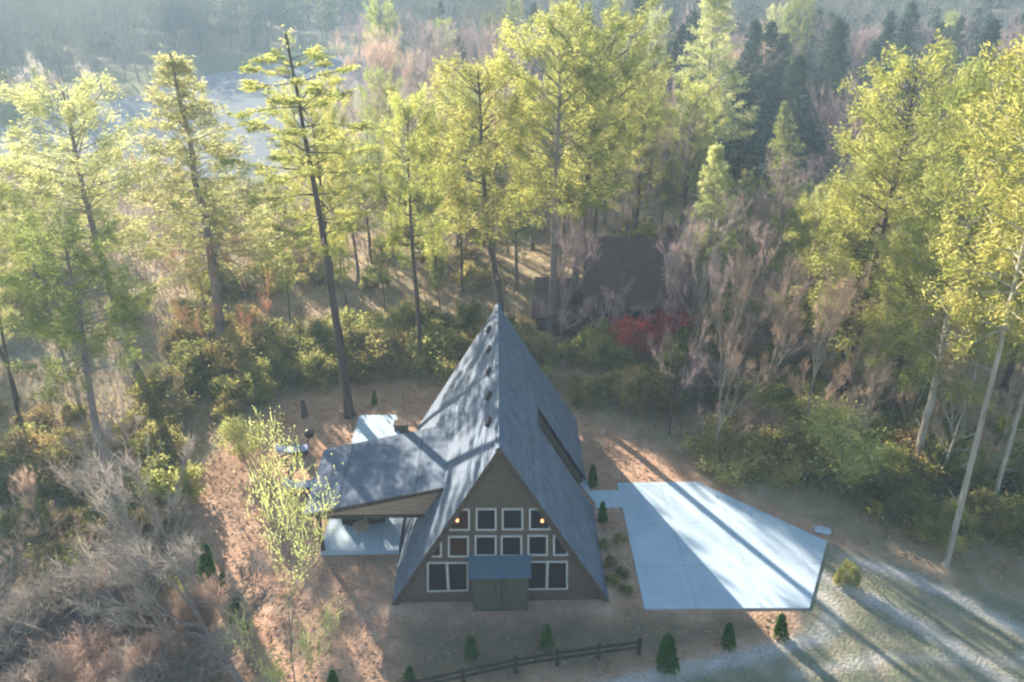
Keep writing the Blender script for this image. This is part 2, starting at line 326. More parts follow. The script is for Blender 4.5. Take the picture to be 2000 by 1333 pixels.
# gable walls, inset behind the slabs
iw = W_ - .30; ih = A_ * (iw / W_)
wf = MB(); wf.prism([(-iw, 0), (iw, 0), (0, ih)], 'y', Y0 + .10, Y0 + .30); hp(wf, "gable_wall", M['siding'])
wbk = MB(); wbk.prism([(-iw, 0), (iw, 0), (0, ih)], 'y', Y1 - .8, Y1 - .6); hp(wbk, "gable_wall", M['siding'])
fasc = MB()
for s in (-1, 1):
    a = [(s * (W_ + .02), -.02), (s * .0, A_ + .03), (s * .0, A_ - .42), (s * (W_ - .30), -.02)]
    fasc.prism(a if s > 0 else a[::-1], 'y', Y0 - .05, Y0 - .004)
hp(fasc, "rake_board", M['trim_brown'])
# recess for the side door in the right slope
rx = 2.05
q = MB(); q.box(rx - .1, rx, 31.86, 33.94, 0, 5.35); q.prism([(rx, 0), (4.7, 0), (4.7, .65), (rx, 5.30)], 'y', 33.95, 34.05); q.prism([(rx, 0), (4.9, 0), (rx, 5.25)], 'y', 31.75, 31.85); hp(q, "recess_wall", M['siding'])
q = MB(); q.box(rx + .003, rx + .06, 32.35, 33.35, .3, 2.4); sd = hp(q, "door", M['wood_dark']); q = MB(); q.box(rx + .06, rx + .12, 33.2, 33.26, 1.25, 1.4); hp(q, "handle", M['black'], sd)
q = MB(); q.box(rx, 4.5, 31.86, 33.94, .0, .2); hp(q, "porch_floor", M['wood_dark'])
# front windows
YW = Y0 + .10
def ipoly(P, d):
    """inset a convex polygon"""
    n_ = len(P); cx = sum(p[0] for p in P) / n_; cz = sum(p[1] for p in P) / n_; L = []
    for i in range(n_):
        (x0, z0), (x1, z1) = P[i], P[(i + 1) % n_]; nx_, nz_ = -(z1 - z0), x1 - x0; k = math.hypot(nx_, nz_); nx_ /= k; nz_ /= k
        if (cx - x0) * nx_ + (cz - z0) * nz_ < 0: nx_, nz_ = -nx_, -nz_
        L.append((nx_, nz_, nx_ * x0 + nz_ * z0 + d))
    out = []
    for i in range(n_):
        a1, b1, c1 = L[i - 1]; a2, b2, c2 = L[i]; D = a1 * b2 - a2 * b1; out.append(((c1 * b2 - c2 * b1) / D, (a1 * c2 - a2 * c1) / D))
    return out
def ring(mb, P, I, y0, y1):
    n_ = len(P); v = [(x, y, z) for y in (y0, y1) for Q in (P, I) for x, z in Q]; f = []
    for i in range(n_):
        j = (i + 1) % n_; f += [(i, j, n_ + j, n_ + i), (2 * n_ + i, 3 * n_ + i, 3 * n_ + j, 2 * n_ + j), (i, 2 * n_ + i, 2 * n_ + j, j), (n_ + i, n_ + j, 3 * n_ + j, 3 * n_ + i)]
    mb.add(v, f)
def wpx(*pts): return [(float(atY(x, y, YW)[0]), float(atY(x, y, YW)[2])) for x, y in pts]
def window(P, pane_mat, double=False, label=None):
    f = MB(); ring(f, P, ipoly(P, .085), YW - .07, YW - .002)
    if double:
        cx = sum(p[0] for p in P) / 4; z0 = min(p[1] for p in P); z1 = max(p[1] for p in P); f.box(cx - .06, cx + .06, YW - .073, YW - .003, z0 + .1, z1 - .1)
    w = hp(f, "window", M['trim_white'])
    if label: w['label'] = label
    g = MB(); g.prism(ipoly(P, .075), 'y', YW - .03, YW - .006); hp(g, "pane", pane_mat, w); return w
window(wpx((877, 1035), (918, 1035), (918, 993), (902, 993), (877, 1020)), M['glass_warm'], label="corner window with a lamp behind the glass")
window(wpx((929, 1035), (970, 1035), (970, 992), (929, 992)), M['glass'])
window(wpx((980, 1034), (1022, 1034), (1022, 992), (980, 992)), M['glass'])
window(wpx((1033, 1034), (1075, 1034), (1075, 1018), (1060, 992), (1033, 992)), M['glass'])
window(wpx((833, 1087), (863, 1087), (863, 1046), (857, 1046), (833, 1076)), M['glass_warm'])
window(wpx((875, 1087), (916, 1087), (916, 1046), (875, 1046)), M['glass_warm'])
window(wpx((927, 1085), (970, 1085), (970, 1045), (927, 1045)), M['glass'])
window(wpx((978, 1085), (1020, 1085), (1020, 1045), (978, 1045)), M['glass'])
window(wpx((1030, 1084), (1070, 1084), (1070, 1044), (1030, 1044)), M['glass'])
window(wpx((1080, 1084), (1110, 1084), (1110, 1074), (1089, 1044), (1080, 1044)), M['glass'])
window(wpx((834, 1155), (915, 1153), (915, 1097), (834, 1097)), M['glass'], True, "double window beside the entry")
window(wpx((1028, 1151), (1109, 1150), (1109, 1095), (1028, 1095)), M['glass'], True, "double window beside the entry")
for px_, py_ in ((893, 1017), (1059, 1018)):
    p = atY(px_, py_, YW - .08); q = MB(); q.tube([(p[0], p[1], p[2] - .09), (p[0], p[1], p[2] - .04), (p[0], p[1], p[2] + .05), (p[0], p[1], p[2] + .1)], [.03, .075, .075, .02], 8, True); hp(q, "lamp", M['glow'])
# entry box and its awning
q = MB(); q.box(-1.28, 1.22, Y0 - .50, YW - .002, 0, 2.45); en = hp(q, "entry", M['wood_dark'])
q = MB()
for i in range(9): x_ = -1.25 + i * .305; q.box(x_, x_ + .05, Y0 - .535, Y0 - .503, .02, 2.4)
hp(q, "batten", M['wood_dark'], en)
q = MB(); q.box(.02, .10, Y0 - .545, Y0 - .503, .1, 2.3); hp(q, "door_edge", M['black'], en)
q = MB(); q.prism([(YW - .003, 3.02), (Y0 - .85, 2.50), (Y0 - .85, 2.42), (YW - .003, 2.93)], 'x', -1.45, 1.38); aw = hp(q, "awning", M['awning'])
# roof vents near the ridge, pipe lower down
def onL(px_, py_):
    d_ = ray(px_, py_); nn = np.array([-1 / W_, 0, 1 / A_]); C_ = np.array([0, 0, CAM_H]); t_ = (1 - nn @ C_) / (nn @ d_); return C_ + d_ * t_
for p_ in ((957, 644), (957, 683), (957, 726), (957, 774), (957, 825)):
    p = onL(*p_); q = MB(); z_ = p[2]; x_ = p[0]
    q.add([(x_ - .10, p[1] - .17, z_ - .17), (x_ - .10, p[1] + .17, z_ - .17), (x_ + .08, p[1] + .17, z_ + .14), (x_ + .08, p[1] - .17, z_ + .14), (x_ - .24, p[1] - .15, z_ - .10), (x_ - .24, p[1] + .15, z_ - .10), (x_ - .06, p[1] + .15, z_ + .20), (x_ - .06, p[1] - .15, z_ + .20)],
          [(0, 1, 2, 3), (7, 6, 5, 4), (0, 4, 5, 1), (1, 5, 6, 2), (2, 6, 7, 3), (3, 7, 4, 0)]); hp(q, "roof_vent", M['black'])
p = onL(863, 850); q = MB(); q.tube([(p[0], p[1], p[2] - .1), (p[0], p[1], p[2] + .5), (p[0], p[1], p[2] + .5), (p[0], p[1], p[2] + .6)], [.09, .09, .16, .16], 10, True); hp(q, "vent_pipe", M['black'])
# patio roof on the left: a shed plane running up into the main roof
def zr(x): return 2.78 + (x + 9.55) * .232
xe = -2.55
q = MB(); P0 = [(-9.6, zr(-9.6)), (xe, zr(xe)), (xe, zr(xe) - .14), (-9.6, zr(-9.6) - .14)]; q.prism(P0, 'y', 28.5, 33.75); pr = hp(q, "patio_roof", M['roof'])
q = MB(); q.prism([(-9.64, zr(-9.64) + .01), (xe - .12, zr(xe - .12) + .01), (xe - .12, zr(xe) - .22), (-9.64, zr(-9.64) - .22)], 'y', 28.44, 28.497); hp(q, "fascia", M['trim_brown'], pr)
xr = lambda z: -W_ * (1 - z / A_) - .03
q = MB(); q.prism([(-8.95, 2.62), (xr(2.62), 2.62), (xr(zr(-2.9) - .2), zr(-2.9) - .2), (-8.95, zr(-8.95) - .16)], 'y', 28.62, 28.72); hp(q, "gable_panel", M['wood_tan'], pr)
q = MB(); q.box(-9.05, xr(2.5) - .05, 28.58, 28.76, 2.42, 2.615); hp(q, "beam", M['trim_brown'], pr)
q = MB(); q.box(-9.05, xr(2.5) - .05, 33.3, 33.48, 2.42, 2.615); hp(q, "beam", M['trim_brown'], pr)
for px_, py_ in ((-8.95, 28.68), (-8.95, 33.4)):
    q = MB(); q.box(px_ - .09, px_ + .09, py_ - .089, py_ + .089, .28, 2.42); hp(q, "post", M['trim_brown'], pr)

# ------------------------------------------------------------------ patio things
M['wicker'] = nmat('wicker', [(.3, (.018, .015, .013)), (.7, (.05, .042, .036))], 30)
M['cushion_dark'] = nmat('cushion_dark', [(.3, (.03, .03, .035)), (.7, (.06, .06, .065))], 12)
m, n, l, b = mat('cushion_blue', .8, .2); tc = n.new("ShaderNodeTexCoord"); wv = n.new("ShaderNodeTexWave"); wv.inputs["Scale"].default_value = 3.2; wv.inputs["Distortion"].default_value = 6; l.new(tc.outputs["Object"], wv.inputs[0])
r = ramp(n, [(.45, (.10, .16, .34)), (.6, (.62, .68, .78))]); l.new(wv.outputs[0], r.inputs[0]); l.new(r.outputs[0], b.inputs["Base Color"]); M['blue'] = m
def armchair(x, y, z, rz, label, cm, w=.95):
    t = thing("armchair", label, "armchair", (x, y, z), (0, 0, rz))
    f = MB(); f.box(-w / 2, w / 2, -.42, .42, .06, .30); f.box(-w / 2, -w / 2 + .13, -.42, .42, .30, .60); f.box(w / 2 - .13, w / 2, -.42, .42, .30, .60); f.build("frame", M['wicker'], t, bevel=.02)
    f = MB(); f.box(-w / 2 + .13, w / 2 - .13, .26, .42, .30, .88); f.build("backrest", M['wicker'], t, bevel=.03)
    f = MB(); f.box(-w / 2 + .14, w / 2 - .14, -.42, .25, .305, .46); f.build("seat", cm, t, bevel=.04)
    for sx in (-1, 1):
        for sy in (-1, 1): f = MB(); f.box(sx * (w / 2 - .06) - .03, sx * (w / 2 - .06) + .03, sy * .37 - .03, sy * .37 + .03, 0, .06); f.build("leg", M['black'], t)
armchair(-7.75, 30.75, .28, R(-12), "dark wicker armchair on the patio nearer the outer post", M['cushion_dark'])
armchair(-6.6, 30.9, .28, R(10), "dark wicker armchair on the patio nearer the house", M['cushion_dark'])
t = thing("coffee_table", "low pale round table between the dark patio armchairs", "table", (-7.2, 29.95, .28))
q = MB(); q.tube([(0, 0, .42), (0, 0, .42), (0, 0, .46), (0, 0, .46)], [.02, .42, .42, .02], 20); q.build("tabletop", M['wood_tan'], t)
for k in range(3): a = k * 2.094; q = MB(); q.tube([(.30 * math.cos(a), .30 * math.sin(a), 0), (.16 * math.cos(a), .16 * math.sin(a), .42)], [.025, .025], 6, True); q.build("leg", M['wood_tan'], t)
def lounger(x, y, z, rz, label):
    t = thing("sun_lounger", label, "sun lounger", (x, y, z), (0, 0, rz))
    f = MB(); f.box(-.95, .95, -.34, -.28, .24, .30); f.box(-.95, .95, .28, .34, .24, .30); [f.box(-.9 + i * .2, -.84 + i * .2, -.28, .28, .245, .29) for i in range(10)]; f.build("frame", M['black'], t)
    f = MB(); f.box(-.3, .95, -.32, .32, .31, .43); f.build("seat", M['blue'], t, bevel=.03)
    f = MB(); f.add([(-.95, -.32, .66), (-.95, .32, .66), (-.31, .32, .31), (-.31, -.32, .31), (-.90, -.32, .80), (-.90, .32, .80), (-.31, .32, .44), (-.31, -.32, .44)], [(0, 1, 2, 3), (7, 6, 5, 4), (0, 4, 5, 1), (1, 5, 6, 2), (2, 6, 7, 3), (3, 7, 4, 0)]); f.build("backrest", M['blue'], t, bevel=.02)
    for sx in (-.8, .8):
        for sy in (-.31, .31): f = MB(); f.box(sx - .03, sx + .03, sy - .03, sy + .03, 0, .24); f.build("leg", M['black'], t)
lounger(-12.45, 37.0, 0, R(12), "blue and white patterned lounger on the pine straw by the charcoal grill")
lounger(-11.2, 33.7, 0, R(8), "blue and white patterned lounger beside the edge of the patio roof")
t = thing("charcoal_grill", "black kettle grill standing on the pine straw beyond the patio roof", "grill", (-11.55, 37.9, 0))
q = MB(); q.tube([(0, 0, .62), (0, 0, .68), (0, 0, .82), (0, 0, .90)], [.08, .24, .31, .32], 16, True); q.build("bowl", M['black'], t, smooth=True)
q = MB(); q.tube([(0, 0, .905), (0, 0, 1.0), (0, 0, 1.12), (0, 0, 1.16)], [.32, .30, .16, .03], 16, True); ld = q.build("lid", M['black'], t, smooth=True)
q = MB(); q.box(-.07, .07, -.015, .015, 1.16, 1.21); q.build("handle", M['wood_dark'], ld)
for k in range(3): a = k * 2.094 + .3; q = MB(); q.tube([(.32 * math.cos(a), .32 * math.sin(a), 0), (.15 * math.cos(a), .15 * math.sin(a), .68)], [.02, .02], 6, True); q.build("leg", M['black'], t)
t = thing("storage_box", "small brown storage box standing between the patio and the left roof slope", "box", (-6.15, 39.2, .0))
q = MB(); q.box(-.4, .4, -.3, .3, .0, .62); q.build("body", M['wood_dark'], t, bevel=.015); q = MB(); q.box(-.44, .44, -.34, .34, .625, .70); q.build("lid", M['trim_brown'], t, bevel=.015)
q = MB(); q.tube([(0, 0, 0), (0.02, 0, .5), (0, .02, 1.0), (.03, 0, 1.35)], [.22, .17, .16, .13], 9, True); o = q.build("tree_stump", M['bark_pine']); o.location = (-12.6, 41, 0); tag(o, "short dark broken tree stump standing in the sunlit straw", "stump")
q = MB(); q.box(-.42, .42, -.2, .2, 0, .22); o = q.build("stone_block", M['concrete'], bevel=.06); o.location = (16.95, 29.75, 0); o.rotation_euler = (0, 0, R(-20)); tag(o, "pale stone block at the far corner of the concrete driveway", "stone")

# split-rail fence
M['fence'] = nmat('fence_wood', [(.3, (.02, .022, .016)), (.7, (.05, .048, .035))], 4)
FP = [(-6.3, 19.9), (-3.9, 20.5), (-1.6, 21.05), (.6, 21.55), (2.4, 21.85), (4.2, 22.1), (6.0, 22.35)]
t = thing("rail_fence", "dark split-rail fence curving across the shaded front lawn", "fence", (FP[0][0], FP[0][1], 0)); o0 = Vector((FP[0][0], FP[0][1], 0))
for i, p in enumerate(FP): q = MB(); q.box(p[0] - o0.x - .08, p[0] - o0.x + .08, p[1] - o0.y - .07, p[1] - o0.y + .07, 0, .95 + .05 * (i % 2)); q.build("post", M['fence'], t, bevel=.015)
for i in range(len(FP) - 1):
    a, c = Vector((*FP[i], 0)) - o0, Vector((*FP[i + 1], 0)) - o0
    for z_, dz in ((.42, .04), (.80, -.03)):
        q = MB(); q.tube([a + Vector((0, .0, z_)), (a + c) / 2 + Vector((0, 0, z_ + dz)), c + Vector((0, 0, z_ + dz * .3))], [.055, .065, .05], 6, True); q.build("rail", M['fence'], t)

# ------------------------------------------------------------------ neighbouring cabin in the trees
M['roof_dark'] = nmat('roof_dark', [(.3, (.085, .052, .05)), (.7, (.14, .09, .085))], 2.5, rough=.8, bump=.3)
M['cabin_wall'] = nmat('cabin_wall', [(.3, (.09, .06, .055)), (.7, (.15, .10, .09))], 3, vscale=(1, 1, 6), bump=.4)
cx, cy = 11.2, 56.3; cb = thing("cabin", "dark brown roofed cabin half hidden among the bare trees behind the house", "cabin", (cx, cy, hz(cx, cy)), (0, 0, R(-6)))
q = MB(); q.box(-3.9, 3.9, -4.4, 4.4, -1, 2.9); q.prism([(-4.4, 2.901), (4.4, 2.901), (0, 5.9)], 'x', -3.9, 3.9); q.build("wall", M['cabin_wall'], cb)
for s, nm in ((-1, "near"), (1, "far")):
    q = MB(); q.prism([(s * 5.3, 2.4), (0, 6.18), (0, 6.0), (s * 5.3, 2.22)], 'x', -4.3, 4.3); q.build("roof", M['roof_dark'], cb)
q = MB(); q.box(-7.8, -3.91, -5.5, -1.5, -1, 1.9); q.prism([(-5.9, 1.75), (-1.2, 3.0), (-1.2, 2.85), (-5.9, 1.6)], 'x', -8.1, -4.32); q.build("side_porch", M['roof_dark'], cb)
for x_ in (-2.4, 0, 2.4):
    q = MB(); q.box(x_ - .6, x_ + .6, -4.46, -4.402, .9, 2.1); w = q.build("window", M['trim_white'], cb); q = MB(); q.box(x_ - .52, x_ + .52, -4.49, -4.461, .98, 2.02); q.build("pane", M['glass'], w)
q = MB(); q.box(2.2, 3.0, .4, 1.2, 4.6, 6.9); q.build("chimney", M['cabin_wall'], cb)

# ------------------------------------------------------------------ tree prototypes: (trunk mesh, crown mesh, height, crown half width)
def trunk_path(H, rng, wob=.25, n=9):
    ox = np.cumsum(rng.normal(0, wob / n ** .5, n)); oy = np.cumsum(rng.normal(0, wob / n ** .5, n)); ox -= ox[0]; oy -= oy[0]
    zs = np.linspace(0, H, n); return np.stack([ox, oy, zs], 1)
def along(P, z):
    return np.array([np.interp(z, P[:, 2], P[:, 0]), np.interp(z, P[:, 2], P[:, 1]), z])
def pine(seed, H=22, base=.42, W=3.6, gap=1.0, per=6, rise0=-.05, rise1=.5, flat=.12, prof='round', twig=.9, L=.40, Wd=.15, dens=15, r0=.24, dead=6, start=.25):
    rng = np.random.default_rng(seed); P = trunk_path(H, rng); tm = MB()
    rad = [r0 * 1.5] + [r0 * (1 - .9 * z / H) + .02 for z in P[1:, 2]]; P0 = [tuple(p) for p in P]
    P0.insert(1, tuple(along(P, .5))); rad.insert(1, r0 * 1.05); tm.tube(P0, rad, 8)
    zb = H * base; z = zb; Q = []
    while z < H - .25:
        t = (z - zb) / (H - zb)
        wid = {'round': math.sqrt(max(0, 1 - (abs(t - .38) / .66) ** 2)) if t < .98 else .15, 'cone': (1 - t) ** .85 + .04, 'tier': min(1, .55 + t * 1.6) * (1 - t ** 2.2) ** .8 + .05, 'wide': math.sqrt(max(0.02, 1 - (abs(t - .55) / .6) ** 2))}[prof]
        k = max(2, int(round(per * rng.uniform(.6, 1.2)))); a0 = rng.uniform(0, 6.28)
        for j in range(k):
            az = a0 + j * 6.283 / k + rng.normal(0, .3); ln = W * wid * rng.uniform(.55, 1.12); zz = z + rng.uniform(-.18, .18) * gap
            if ln < .25: continue
            rs = rise0 + (rise1 - rise0) * t + rng.normal(0, .1); o = along(P, min(zz, H)); dr = np.array([math.cos(az), math.sin(az), rs]); dr /= np.linalg.norm(dr)
            ns = 5; s = np.linspace(0, 1, ns)[:, None]; pts = o + dr * ln * s + np.array([0, 0, .12 * ln]) * s ** 2 * (1 if rs > -.2 else -1.2) + np.concatenate([[np.zeros(3)], rng.normal(0, .04 * ln, (ns - 1, 3))])
            tm.tube([tuple(p) for p in pts[::2]], [.022 + .008 * ln, .014 + .004 * ln, .008], 3)
            nt = max(3, int((1 - start) * ln / .30)); st = rng.uniform(start, 1, nt); st[-1] = 1
            tp = np.stack([np.interp(st, s[:, 0], pts[:, c_]) for c_ in range(3)], 1)
            side = rng.choice([-1, 1], nt); pa = np.array([-math.sin(az), math.cos(az), 0]); tl = twig * (.35 + .65 * (1 - np.abs(st - .55))) * rng.uniform(.5, 1.1, nt) * (.4 + .6 * min(1, ln / 2.2))
            td = norm(dr[None] * .7 + pa[None] * (side * rng.uniform(.3, 1.2, nt))[:, None] + rng.normal(0, flat * 1.6, (nt, 3)))
            u = rng.uniform(0, 1, (nt, dens)); C = tp[:, None] + td[:, None] * (u * tl[:, None])[..., None]; C = C.reshape(-1, 3) + rng.normal(0, 1, (nt * dens, 3)) * np.array([.13, .13, flat])
            Q.append(cards(C, np.repeat(td, dens, 0), L, Wd, rng, .55))
        z += gap * rng.uniform(.75, 1.25)
    C = along(P, H - .3) + rng.normal(0, 1, (60, 3)) * np.array([.18, .18, .35]); Q.append(cards(C, np.tile([0, 0, 1.], (60, 1)), L, Wd, rng, .7))
    for _ in range(dead):
        zz = rng.uniform(min(.15, base * .5), base) * H; az = rng.uniform(0, 6.28); ln = rng.uniform(.4, 1.4); o = along(P, zz); tm.tube([tuple(o), tuple(o + np.array([math.cos(az), math.sin(az), .1]) * ln)], [.03, .008], 3)
    return tm.mesh("trunk", fix=False), quads_mesh("crown", np.concatenate(Q)), H, W
def bare(seed, H=16, W=3.5, fork=.35, r0=.17, twigs=5200, leaf=0, leafL=.16, upright=1.0, multi=1):
    rng = np.random.default_rng(seed); tm = MB(); tips = []; segs = [0]
    def grow(p, d, ln, r, dep):
        segs[0] += 1
        q1 = p + d * ln * .5 + rng.normal(0, .03 * ln, 3); q2 = q1 + norm(d + rng.normal(0, .12, 3)) * ln * .5
        tm.tube([tuple(p), tuple(q1), tuple(q2)], [r, r * .85, r * .68], 5 if dep < 2 else 3)
        if dep >= 2: tips.append((p, q2, d, ln, dep))
        if dep >= 5 or ln < .3 or segs[0] > 900: return
        k = rng.integers(2, 4) if dep > 0 else 3
        for j in range(k):
            sp = rng.uniform(.3, .75) if j else rng.uniform(.05, .3); side = norm(rng.normal(0, 1, 3)); side[2] = abs(side[2]) * .2
            nd = norm(d * math.cos(sp) + norm(side) * math.sin(sp) * 1.1 + np.array([0, 0, .18 * upright])); grow(q2 if j < 2 or rng.random() < .5 else q1, nd, ln * rng.uniform(.62, .86), r * rng.uniform(.5, .68), dep + 1)
        if dep == 0:
            for j in range(5):
                u = rng.uniform(.55, 1); az = rng.uniform(0, 6.28); grow(p + d * ln * u, norm(np.array([math.cos(az), math.sin(az), rng.uniform(.4, .9)])), ln * .42, r * .35, 2)
    for k in range(multi):
        d0 = norm(np.array([rng.normal(0, .05 if multi == 1 else .22), rng.normal(0, .05 if multi == 1 else .22), 1])); grow(np.array([rng.normal(0, .12) * (multi > 1), rng.normal(0, .12) * (multi > 1), 0.]), d0, H * fork * rng.uniform(.85, 1.1), r0, 0)
    T = tips; n = len(T); idx_ = rng.integers(0, n, twigs); u = rng.uniform(0, 1, (twigs, 1)); A = np.array([t_[0] for t_ in T])[idx_]; B = np.array([t_[1] for t_ in T])[idx_]; D = np.array([t_[2] for t_ in T])[idx_]
    C = A + (B - A) * u; d_ = norm(D + rng.normal(0, .5, (twigs, 3)) + np.array([0, 0, .2])); Lt = rng.uniform(.35, 1.1, (twigs, 1)); s_ = norm(np.cross(d_, rng.normal(0, 1, (twigs, 3)))) * .010
    Q = np.stack([C - s_ * 1.3, C + d_ * Lt * .5 - s_, C + d_ * Lt, C + s_ * 1.3 + d_ * .02], 1)
    C2 = C + d_ * Lt * rng.uniform(.4, .8, (twigs, 1)); d2 = norm(d_ + rng.normal(0, .6, (twigs, 3))); L2 = Lt * .55; Q2 = np.stack([C2 - s_, C2 + d2 * L2 * .5 - s_ * .8, C2 + d2 * L2, C2 + s_], 1)
    crown = np.concatenate([Q, Q2])
    if leaf:
        ii = rng.integers(0, twigs, leaf); Cl = C[ii] + d_[ii] * Lt[ii] * rng.uniform(.3, 1.1, (leaf, 1)); ql = cards(Cl, d_[ii], leafL, leafL * .7, rng, 1.0); crown = np.concatenate([ql, Q[::3]])
    allz = max(crown[..., 2].max(), .1); rr = np.percentile(np.hypot(crown[..., 0], crown[..., 1]), 93)
    return tm.mesh("trunk", fix=False), quads_mesh("crown", crown), float(allz), float(rr)
def shrub(seed, H=2.4, W=1.7, n=5200, L=.17, Wd=.10, clumps=34, low=.05):
    rng = np.random.default_rng(seed); tm = MB(); Cc = []
    for i in range(clumps):
        az = rng.uniform(0, 6.28); rr = math.sqrt(rng.uniform(0, 1)) * W; zz = (low + (1 - low) * rng.uniform(.15, 1) * math.sqrt(max(0.05, 1 - (rr / W) ** 2 * .8))) * H; c_ = np.array([rr * math.cos(az), rr * math.sin(az), zz]); Cc.append(c_)
        tm.tube([(c_[0] * .08, c_[1] * .08, 0), (c_[0] * .5, c_[1] * .5, zz * .6), tuple(c_)], [.03, .02, .01], 3)
    Cc = np.array(Cc); i = rng.integers(0, clumps, n); off = rng.normal(0, 1, (n, 3)) * np.array([.26, .26, .2]) * (W / 1.7) ** .5; C = Cc[i] + off; C[:, 2] = np.maximum(C[:, 2], .03)
    return tm.mesh("stem", fix=False), quads_mesh("foliage", cards(C, off + np.array([0, 0, .15]), L, Wd, rng, .5)), H * 1.05, W
def arbor(seed, H=1.8, W=.42, n=2600):
    rng = np.random.default_rng(seed); tm = MB(); tm.tube([(0, 0, 0), (0, 0, H * .9)], [.035, .01], 5)
    z = rng.uniform(0, 1, n) ** .9; r_ = W * (np.sqrt(np.clip(1 - z, 0, 1)) * .9 + .06) * (1 + .15 * np.sin(z * 23 + 1)) * rng.uniform(.6, 1.05, n); az = rng.uniform(0, 6.28, n); C = np.stack([r_ * np.cos(az), r_ * np.sin(az), .06 + z * (H - .1)], 1)
    D = np.stack([np.cos(az) * .4, np.sin(az) * .4, np.ones(n)], 1); return tm.mesh("stem", fix=False), quads_mesh("foliage", cards(C, D, .16, .06, rng, .35)), H, W

PR = {}
for i in range(2): PR['tier', i] = pine(10 + i, 22, .53, 4.0, 1.15, 6, -.02, .25, .07, 'tier', 1.1, .25, .048, 66, .25, start=.3)
for i in range(4): PR['round', i] = pine(20 + i, 20, .50, 3.6, .75, 6, .1, .9, .26, 'round', .95, .24, .048, 66, .24, start=.35)
for i in range(2): PR['wide', i] = pine(26 + i, 20, .46, 4.4, .75, 7, .25, .9, .22, 'wide', 1.0, .24, .048, 66, .27, start=.4)
for i in range(2): PR['low', i] = pine(36 + i, 20, .27, 4.0, .72, 6, .1, .8, .24, 'round', 1.0, .24, .048, 62, .22, start=.35)
for i in range(2): PR['slim', i] = pine(45 + i, 22, .55, 3.0, .8, 6, .0, .7, .24, 'round', .95, .24, .048, 58, .12, start=.3)
for i in range(3): PR['cone', i] = pine(30 + i, 20, .34, 3.3, .62, 6, .1, .7, .14, 'cone', 1.0, .24, .048, 58, .22, start=.25)
for i in range(2): PR['hemlock', i] = pine(40 + i, 18, .08, 3.6, .55, 7, -.25, .2, .16, 'cone', 1.0, .34, .13, 12, .2, start=.15)
for i in range(5): PR['bare', i] = bare(50 + i, 15, 3.5, .36 + .03 * (i % 3), .16, twigs=4200, upright=1.0 + .3 * (i % 2))
for i in range(2): PR['thin', i] = bare(100 + i, 15, 2.6, .5, .10, twigs=1500, upright=1.8)
for i in range(2): PR['bigbare', i] = bare(60 + i, 14, 5, .34, .2, twigs=5200, upright=.5)
for i in range(3): PR['brush', i] = bare(70 + i, 3.6, 2, .30, .035, twigs=2600, multi=7)
for i in range(2): PR['leafy', i] = bare(80 + i, 10, 2.2, .46, .06, twigs=1900, leaf=7500, leafL=.085, upright=1.8)
for i in range(2): PR['leafysmall', i] = bare(84 + i, 5, 2.0, .28, .06, twigs=2000, leaf=4200, leafL=.15, multi=3)
for i in range(4): PR['shrub', i] = shrub(90 + i)
for i in range(2): PR['arbor', i] = arbor(95 + i)
KN = {'shrub': ('stem', 'foliage'), 'arbor': ('stem', 'foliage'), 'leafysmall': ('stem', 'foliage')}
cnt = [0]
MESHMAT = {}
def plant(name, cat, label, proto, P, h, w, bark, leaf, rz=None, lean=(0, 0), group=None, tw=1.0):
    tm, cm, Hp, Wp = PR[proto]; rng_ = random.Random(cnt[0] * 7 + 5); cnt[0] += 1
    t = thing(name, label, cat, (P[0], P[1], P[2] if len(P) > 2 else hz(P[0], P[1]) - .03), (lean[1], lean[0], 0), group)
    an, bn = KN.get(proto[0], ('trunk', 'crown')); rz = rng_.uniform(0, 6.28) if rz is None else rz
    for nm, me_, mt in ((an, tm, bark), (bn, cm, leaf)):
        key = (me_.name, mt.name)
        if key not in MESHMAT:
            m2 = me_ if not any(k[0] == me_.name for k in MESHMAT) else me_.copy(); m2.materials.clear(); m2.materials.append(mt); MESHMAT[key] = m2
        o = bpy.data.objects.new(nm, MESHMAT[key]); COL.objects.link(o); o.parent = t; o.rotation_euler = (0, 0, rz); o.scale = (w / Wp, w / Wp, h / Hp)
    return t
def tree_px(name, label, proto, b, top, w, bark, leaf, cat='tree', group=None, rz=None):
    """survey: base and top of the tree seen in the photo give its spot, height and lean"""
    P = gz(*b)
    for _ in range(4): P = gz(b[0], b[1], hz(P[0], P[1]))
    T = atY(top[0], top[1], P[1]); h = T[2] - P[2]; dx = T[0] - P[0]
    return plant(name, cat, label, proto, P, h, w, M[bark], M[leaf], lean=(math.atan2(dx * .8, h), 0), group=group, rz=rz)

T_ = tree_px
T_('pine_tree', "tall straight pine with flat layered branches standing beside the patio", ('tier', 0), (683, 812), (567, 66), 4.8, 'bark_pine', 'needle_gold')
T_('pine_tree', "pale feathery cone-shaped pine in front of the river", ('cone', 0), (440, 690), (362, 100), 5.6, 'bark_grey', 'needle_pale')
T_('pine_tree', "broad rounded greyish pine at the far left, topmost there", ('round', 0), (272, 745), (135, 180), 4.8, 'bark_grey', 'needle_pale')
T_('pine_tree', "slender-trunked golden pine rising directly behind the roof peak", ('round', 1), (985, 690), (905, 138), 4.4, 'bark_pine', 'needle_gold')
T_('pine_tree', "wide-crowned pine with forking limbs right of the golden pine behind the roof", ('wide', 0), (1070, 655), (1100, 95), 5.6, 'bark_grey', 'needle_gold')
T_('pine_tree', "tallest pine of the central clump, crown reaching above its neighbours", ('wide', 1), (1115, 640), (1195, 66), 5.2, 'bark_pine', 'needle_green')
T_('pine_tree', "golden-green pine on the left flank of the central clump", ('round', 2), (822, 725), (805, 215), 2.9, 'bark_pine', 'needle_gold')
